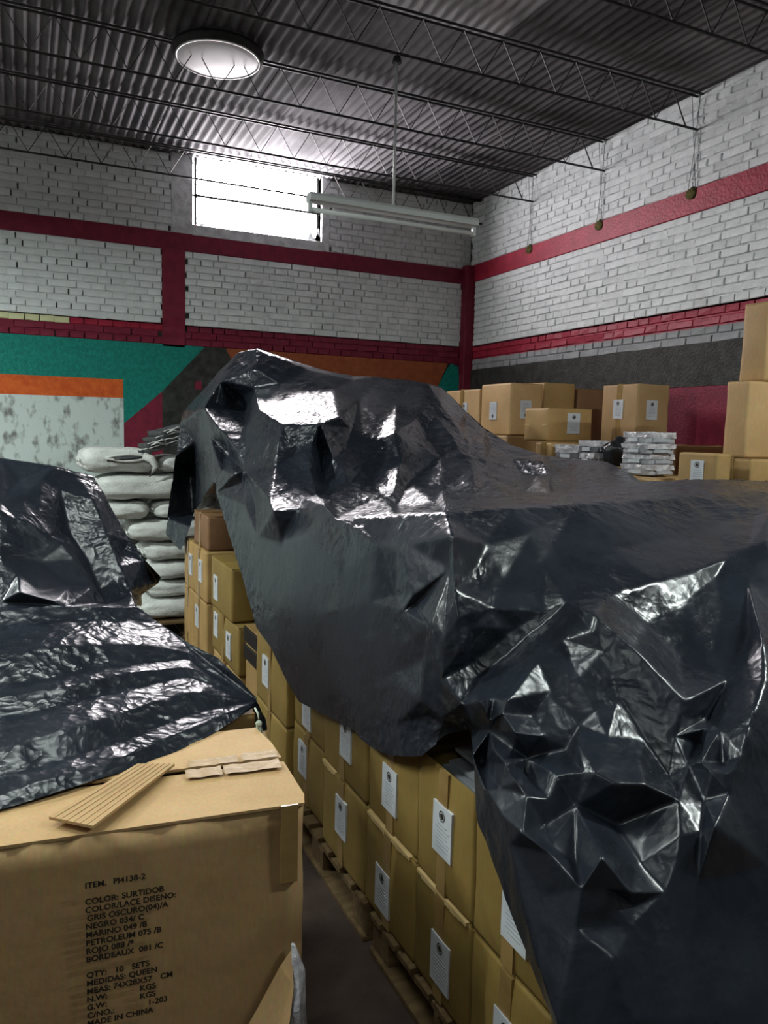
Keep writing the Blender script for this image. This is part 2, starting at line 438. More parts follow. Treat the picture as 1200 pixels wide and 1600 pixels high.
beds(wall_r, [R2a + i * .07 for i in range(3)], ((Y0, Y1),), xr, RED_BRIGHT)
beds(wall_r, [2.40 + i * .0625 for i in range(2)], ((Y0, Y1),), xr, GREY_BRICK)
beds(wall_r, [R1b + i * .0625 for i in range(12)], ((Y0, YB),), xr, WHITE_MORTAR)
box('concrete_band', (XR - .006, XR + .05, Y0, YB - .02, R1a, R1b), RED_BRIGHT, wall_r, .004)
prism('painted_render', [(Y0, 2.09), (Y0, 2.405), (YB, 2.405), (YB, 2.09)], CHAR, wall_r, 'X', XR + .03, .042)
prism('painted_render', [(Y0, 0), (Y0, 2.09), (YB, 2.09), (YB, 0)], RED, wall_r, 'X', XR + .03, .038)

# window -----------------------------------------------------------------
win = empty('window_1', (2.13, YB + .08, WZ0))
tag(win, 'bright open window with thin steel bars high in the back wall', kind='structure')
def wbar(name, x0, x1, z0, z1, t=.012):
    return box(name, (x0 - 2.13, x1 - 2.13, -t, t, z0 - WZ0, z1 - WZ0), STEEL, win)
wbar('frame_bar', WX0, WX1, 3.885, 3.905)
wbar('frame_bar', WX0 + .03, WX0 + .05, WZ0, 4.24)
wbar('frame_bar', WX1 - .03, WX1 - .012, WZ0, 4.24)
for x, w, h, s in ((1.60, .13, .05, 1), (2.72, .16, .12, 2), (2.76, .07, .2, 3)):   # broken masonry left on the sill
    r = random.Random(s); n = 7
    poly = [(-w / 2, 0)] + [(-w / 2 + w * i / n, h * (r.uniform(.3, 1) if 0 < i < n else .25) * math.sin(PI * (i + .5) / (n + 1))) for i in range(n + 1)] + [(w / 2, 0)]
    prism('rubble', [(x - 2.13 + p[0], p[1] - .002) for p in poly], WHITE_MORTAR, win, 'Y', .03, .06)

# roof -------------------------------------------------------------------
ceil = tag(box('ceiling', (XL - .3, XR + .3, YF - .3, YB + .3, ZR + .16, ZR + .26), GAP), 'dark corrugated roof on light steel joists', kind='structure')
PITCH, AMP = 0.076, 0.011
TR = [7.40, 6.46, 5.44, 4.42, 3.40, 2.38]          # joist lines across the room
def roof_sheet(x0, y0, y1, tilt, mat):
    nw, seg = 12, 8
    v, f = [], []
    n = nw * seg + 1
    for t, y in ((0, y0), (1, y1)):
        for i in range(n):
            x = x0 + PITCH * i / seg
            v.append((x, y, ZR + .028 + (tilt if t else 0) + AMP * math.cos(2 * PI * i / seg)))
    for i in range(n - 1): f.append((i, n + i, n + i + 1, i + 1))
    o = mesh('roof_sheet', v, f, mat, ceil, True)
    return o
cols = int((XR - (-1.9)) / (PITCH * 11.5)) + 1
for c in range(cols):
    x0 = XR + .02 - (c + 1) * PITCH * 11.5
    for y0, y1 in ((5.38, 7.62), (4.36, 5.52), (2.3, 4.5), (.2, 2.44)):
        pale = (y1 == 4.5 and c == 2)
        roof_sheet(x0, y0, y1, -.012, ROOF_PALE if pale else ROOF)
box('roof_deck', (XL - .2, -2.3, YF, YB + .2, ZR + .02, ZR + .06), ROOF, ceil)
box('roof_deck', (-2.3, XR + .2, YF, .25, ZR + .02, ZR + .06), ROOF, ceil)

# light steel joists ------------------------------------------------------
nthj = ['joist against the back wall above the window', 'second joist from the back wall', 'third joist from the back wall, crossing below the round skylight', 'joist that carries the hanging lamp', 'joist nearest the top edge of the picture, past the hanging lamp']
ZT, ZBot = ZR - .012, 3.965
for j, y in enumerate(TR[:5]):
    t = empty('roof_joist', (-2.2, y, ZBot))
    tag(t, 'dark open-web steel ' + nthj[j], 'joist', 'open-web joists under the roof')
    Lx = XR + 2.2
    P = lambda x, dy, z: (x, dy, z - ZBot)
    for dy in (-.025, .025):
        tube('top_chord', [P(0, dy, ZT), P(Lx, dy, ZT)], .0085, STEEL, t)
    tube('bottom_chord', [P(0, 0, ZBot), P(Lx, 0, ZBot)], .0085, STEEL, t)
    z = []; x = .1; k = 0
    while x < Lx:
        z.append(P(x, 0, ZT - .004 if k % 2 == 0 else ZBot + .004)); x += .145; k += 1
    tube('web_rod', z, .0058, STEEL, t, n=5, smooth=False)
    if j in (1, 2, 3):          # anchor wires down the right wall, with a damp patch where they end
        xw = Lx - .03
        for dx, dy, e in ((0, -.03, .05), (0, .05, -.02)):
            tube('anchor_wire', [P(xw, dy, ZT), P(xw + .012, dy * .3 + e * .4, 3.8), P(xw + .018, e, R1b - .01)], .0035, WIRE, t, n=4)
        bm = bmesh.new()
        bmesh.ops.create_icosphere(bm, subdivisions=2, radius=.05)
        for v in bm.verts: v.co = Vector((v.co.x * .18, v.co.y * (1 + .4 * noise.noise(v.co * 30)), v.co.z * (.9 + .5 * noise.noise(v.co * 25)))) + Vector((Lx - .008, .02, R1b - .03 - ZBot))
        bmobj('damp_patch', bm, MOSS, t, True)

# round skylight ----------------------------------------------------------
sk = empty('round_skylight', (1.235, 5.45, ZR - .055))
tag(sk, 'round white domed skylight in a dark collar under the roof', 'skylight')
v, f = [], []
n, R = 40, .275
for i in range(6):
    r = R * math.cos(i / 5 * PI / 2) if i else R
    zz = -.022 * math.sin(i / 5 * PI / 2)
    for k in range(n): v.append((r * math.cos(2 * PI * k / n), r * math.sin(2 * PI * k / n), zz))
for i in range(5):
    for k in range(n): f.append((i * n + k, (i + 1) * n + k, (i + 1) * n + (k + 1) % n, i * n + (k + 1) % n))
mesh('dome', v, f, DOME, sk, True)
tube('rim', [(R * math.cos(2 * PI * k / n), R * math.sin(2 * PI * k / n), -.004) for k in range(n)], .007, ENAMEL, sk, 6, True)
v, f = [], []
for r, zz in ((R + .010, -.004), (R + .03, .03), (R + .03, .05), (R - .01, .05)):
    for k in range(n): v.append((r * math.cos(2 * PI * k / n), r * math.sin(2 * PI * k / n), zz))
for i in range(3):
    for k in range(n): f.append((i * n + k, i * n + (k + 1) % n, (i + 1) * n + (k + 1) % n, (i + 1) * n + k))
mesh('collar', v, f, STEEL, sk, True)

# fluorescent lamps -------------------------------------------------------
def lamp(x, y, z, rz, label, lit, watts=0, L=1.15):
    t = empty('fluorescent_lamp', (x, y, z), rz)
    tag(t, label, 'lamp', 'hanging fluorescent lamps')
    h = L / 2
    bm = bmesh.new()                                   # folded sheet housing, a shallow trapezium
    prof = [(-.045, .0), (-.045, .03), (-.03, .048), (.03, .048), (.045, .03), (.045, 0)]
    a = [bm.verts.new((-h, p, q)) for p, q in prof]; c = [bm.verts.new((h, p, q)) for p, q in prof]
    m = len(prof)
    for i in range(m): bm.faces.new((a[i], a[(i + 1) % m], c[(i + 1) % m], c[i]))
    bm.faces.new(a[::-1]); bm.faces.new(c)
    bmobj('housing', bm, ENAMEL, t)
    for s in (-1, 1):
        box('lamp_holder', (s * (h - .012) - .011, s * (h - .012) + .011, -.015, .015, -.062, .002), ENAMEL, t, .003)
    tube('tube', [(-h + .02, 0, -.045), (h - .02, 0, -.045)], .0145, LIT if lit else TUBE_OFF, t, 12)
    tube('hanging_rod', [(-.02, 0, .046), (-.02, 0, ZR - .01 - z if lit else 3.955 - z)], .009, ENAMEL, t, 8)
    bm = bmesh.new(); bm_tube(bm, [(-.02, 0, 3.93 - z), (-.02, 0, 3.965 - z)], [.03, .022], 12)
    bmobj('rod_plate', bm, STEEL, t)
    if lit:
        ld = bpy.data.lights.new('fill_light', 'AREA'); ld.shape = 'RECTANGLE'
        ld.size, ld.size_y = L - .05, .05
        ld.energy = watts; ld.color = FILL_COLOR; ld.spread = PI
        lo = bpy.data.objects.new('fill_light', ld); COL.objects.link(lo)
        lo.parent = t; lo.location = (0, 0, -.066)
    return t
lamp(2.12, 4.46, 3.04, 0, 'unlit white fluorescent lamp hanging on a rod beside the window', False)
for x, y, w, lb in ((-2.3, 4.7, 175, 'by the left side of the back wall'), (-2.0, 1.6, 48, 'over the left side of the store'), (.0, 1.85, 22, 'above the aisle'), (3.5, .4, 90, 'near the right wall'), (-.8, -1.4, 13, 'behind the camera')):  # lit lamps out of view, added as fill light for the room
    lamp(x, y, 3.62, 0, 'added unseen fill lamp, lit white fluorescent, ' + lb, True, w)

